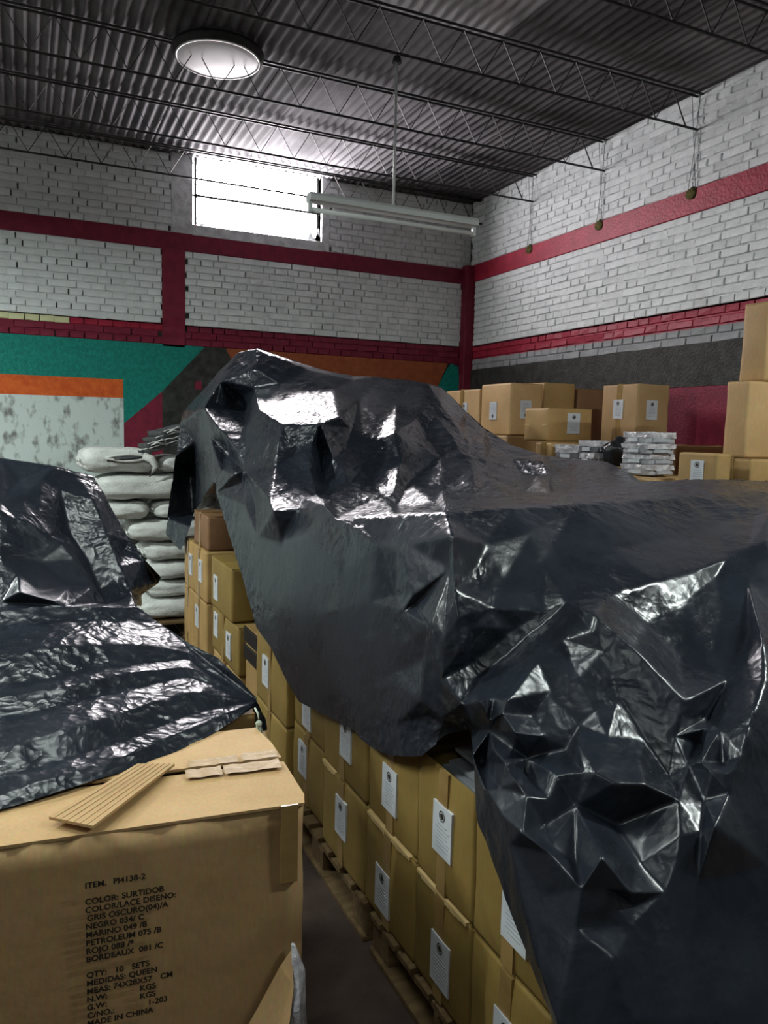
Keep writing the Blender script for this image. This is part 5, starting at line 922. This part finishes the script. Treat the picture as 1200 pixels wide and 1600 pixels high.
box('tape', (-.055, -.018, -.0075, -.001, BH - .17, BH + .004), TAPE, big)
# torn lower corner: lifted cardboard tongue and a twist of clear wrap
flap('torn_flap', [(-.14, -.014, .40), (-.10, -.016, .47), (-.055, -.012, .545), (-.028, -.006, .575), (-.034, -.05, .52), (-.05, -.075, .44), (-.075, -.08, .38)], .004)
bm = bmesh.new(); bm_tube(bm, [(-.026, -.01, .585), (-.020, -.025, .53), (-.024, -.045, .47), (-.02, -.05, .40)], [.004, .016, .020, .016], 10)
for v in bm.verts: v.co += Vector((noise.noise(v.co * 40), noise.noise(v.co * 40 + Vector((2, 0, 0))), noise.noise(v.co * 30 + Vector((0, 5, 0))))) * .012
bmobj('plastic_wrap', bm, FILM, big)
# printing on the front face
LINES = [[('ITEM.', 0), ('PI4138-2', .052)], [], [('COLOR:', 0), ('SURTIDOB', .068)], [('COLOR/LACE DISENO:', 0)], [('GRIS OSCURO(04)/A', .003)], [('NEGRO 034/ C', 0)], [('MARINO 049 /B', 0)], [('PETROLEUM 075 /B', 0)], [('ROJO 088 /*', 0)], [('BORDEAUX  081 /C', 0)], [],
         [('QTY:', 0), ('10', .053), ('SETS', .085)], [('MEDIDAS: QUEEN', 0)], [('MEAS: 74X28X57', 0), ('CM', .14)], [('N.W:', 0), ('KGS', .10)], [('G.W:', 0), ('KGS', .10)], [('C/NO.:', 0), ('1-203', .115)], [('MADE IN CHINA', 0)]]
zt = .80
def text_mesh(body):
    cu = bpy.data.curves.new('printed_text', 'FONT'); cu.body = body; cu.size = .0165; cu.offset = .0002; cu.space_character = 1.03
    tmp = bpy.data.objects.new('tmp_text', cu); COL.objects.link(tmp)
    me = bpy.data.meshes.new_from_object(tmp.evaluated_get(bpy.context.evaluated_depsgraph_get()))
    bpy.data.objects.remove(tmp); bpy.data.curves.remove(cu)
    bm = bmesh.new()
    for dx, dz in ((0, 0), (.0009, 0), (.00045, .0004), (.00045, -.0004)):     # heavy stencil strokes
        n0 = len(bm.verts); bm.from_mesh(me); bm.verts.ensure_lookup_table()
        for v in bm.verts[n0:]: v.co += Vector((dx, dz, dx * .1))
    bm.to_mesh(me); bm.free()
    me.materials.clear(); me.materials.append(INK)
    return me
for line in LINES:
    if not line:
        zt -= .0172 * .95; continue
    for body, dx in line:
        o = link('printed_text', text_mesh(body), big)
        o.rotation_euler = (PI / 2, 0, 0)
        o.location = (-.445 + dx, -.0165, zt)
    zt -= .0172
# loose strip of board lying on it
st = [(-.51,.049), (-.428,-.02), (-.255,.213), (-.336,.23)]
bm = bmesh.new(); n = 4
q = [bm.verts.new((x, y, BH + .025 + .003 * k)) for k, (x, y) in enumerate(st)] + [bm.verts.new((x, y, BH + .019 + .003 * k)) for k, (x, y) in enumerate(st)]
bm.faces.new(q[:4]); bm.faces.new(q[4:][::-1])
for i in range(4): bm.faces.new((q[i], q[i + 4], q[(i + 1) % 4 + 4], q[(i + 1) % 4]))
strip = bmobj('cardboard_strip', bm, CARD_P)
strip.matrix_world = big.matrix_basis.copy()
strip.matrix_world = Matrix.Translation((.53, 1.495, 0)) @ Matrix.Rotation(math.radians(-4.9), 4, 'Z')
tag(strip, 'loose strip of scored cardboard lying on the big printed box', 'cardboard')
for k in range(6):          # scored lines along the strip
    a = .12 + .15 * k
    p0 = Vector((st[0][0] + (st[1][0] - st[0][0]) * a, st[0][1] + (st[1][1] - st[0][1]) * a, BH + .0252 + .003 * a)); p1 = Vector((st[3][0] + (st[2][0] - st[3][0]) * a, st[3][1] + (st[2][1] - st[3][1]) * a, BH + .0342 - .003 * a))
    tube('score_line', [p0, p1], .0006, CARD, strip, 4)
# the box behind it under the sheet, and the tassel
carton(-.55, .56, 2.0, 2.32, .0, .915, 'box hidden under the left sheet right behind the big printed box', None, CARD, [], tape=False)
carton(-.6, .36, 2.34, 2.70, .0, .95, 'second box under the left sheet, behind the one with the tassel', None, CARD, [], tape=False)
tt = empty('tassel', (.545, 1.925, .905)); tag(tt, 'pale green cord tassel hanging at the tip of the left sheet', 'tassel')
tube('cord', [(.0, .03, .045), (.0, .0, .04), (.0, -.008, .02)], .003, TASSEL, tt, 5)
bm = bmesh.new(); bmesh.ops.create_icosphere(bm, subdivisions=2, radius=.009)
for v in bm.verts: v.co += Vector((0, -.008, .016))
bmobj('knot', bm, TASSEL, tt, True)
bm = bmesh.new()
for k in range(26):
    a = 2 * PI * k / 26; r = .004 + .003 * (k % 3)
    bm_tube(bm, [(r * .6 * math.cos(a), -.008 + r * .6 * math.sin(a), .010), (r * 1.3 * math.cos(a), -.010 + r * 1.3 * math.sin(a), -.012), (r * 2.0 * math.cos(a) + .004, -.012 + r * 2 * math.sin(a), -.046 + .006 * (k % 4))], .0016, 4)
bmobj('fringe', bm, TASSEL, tt)
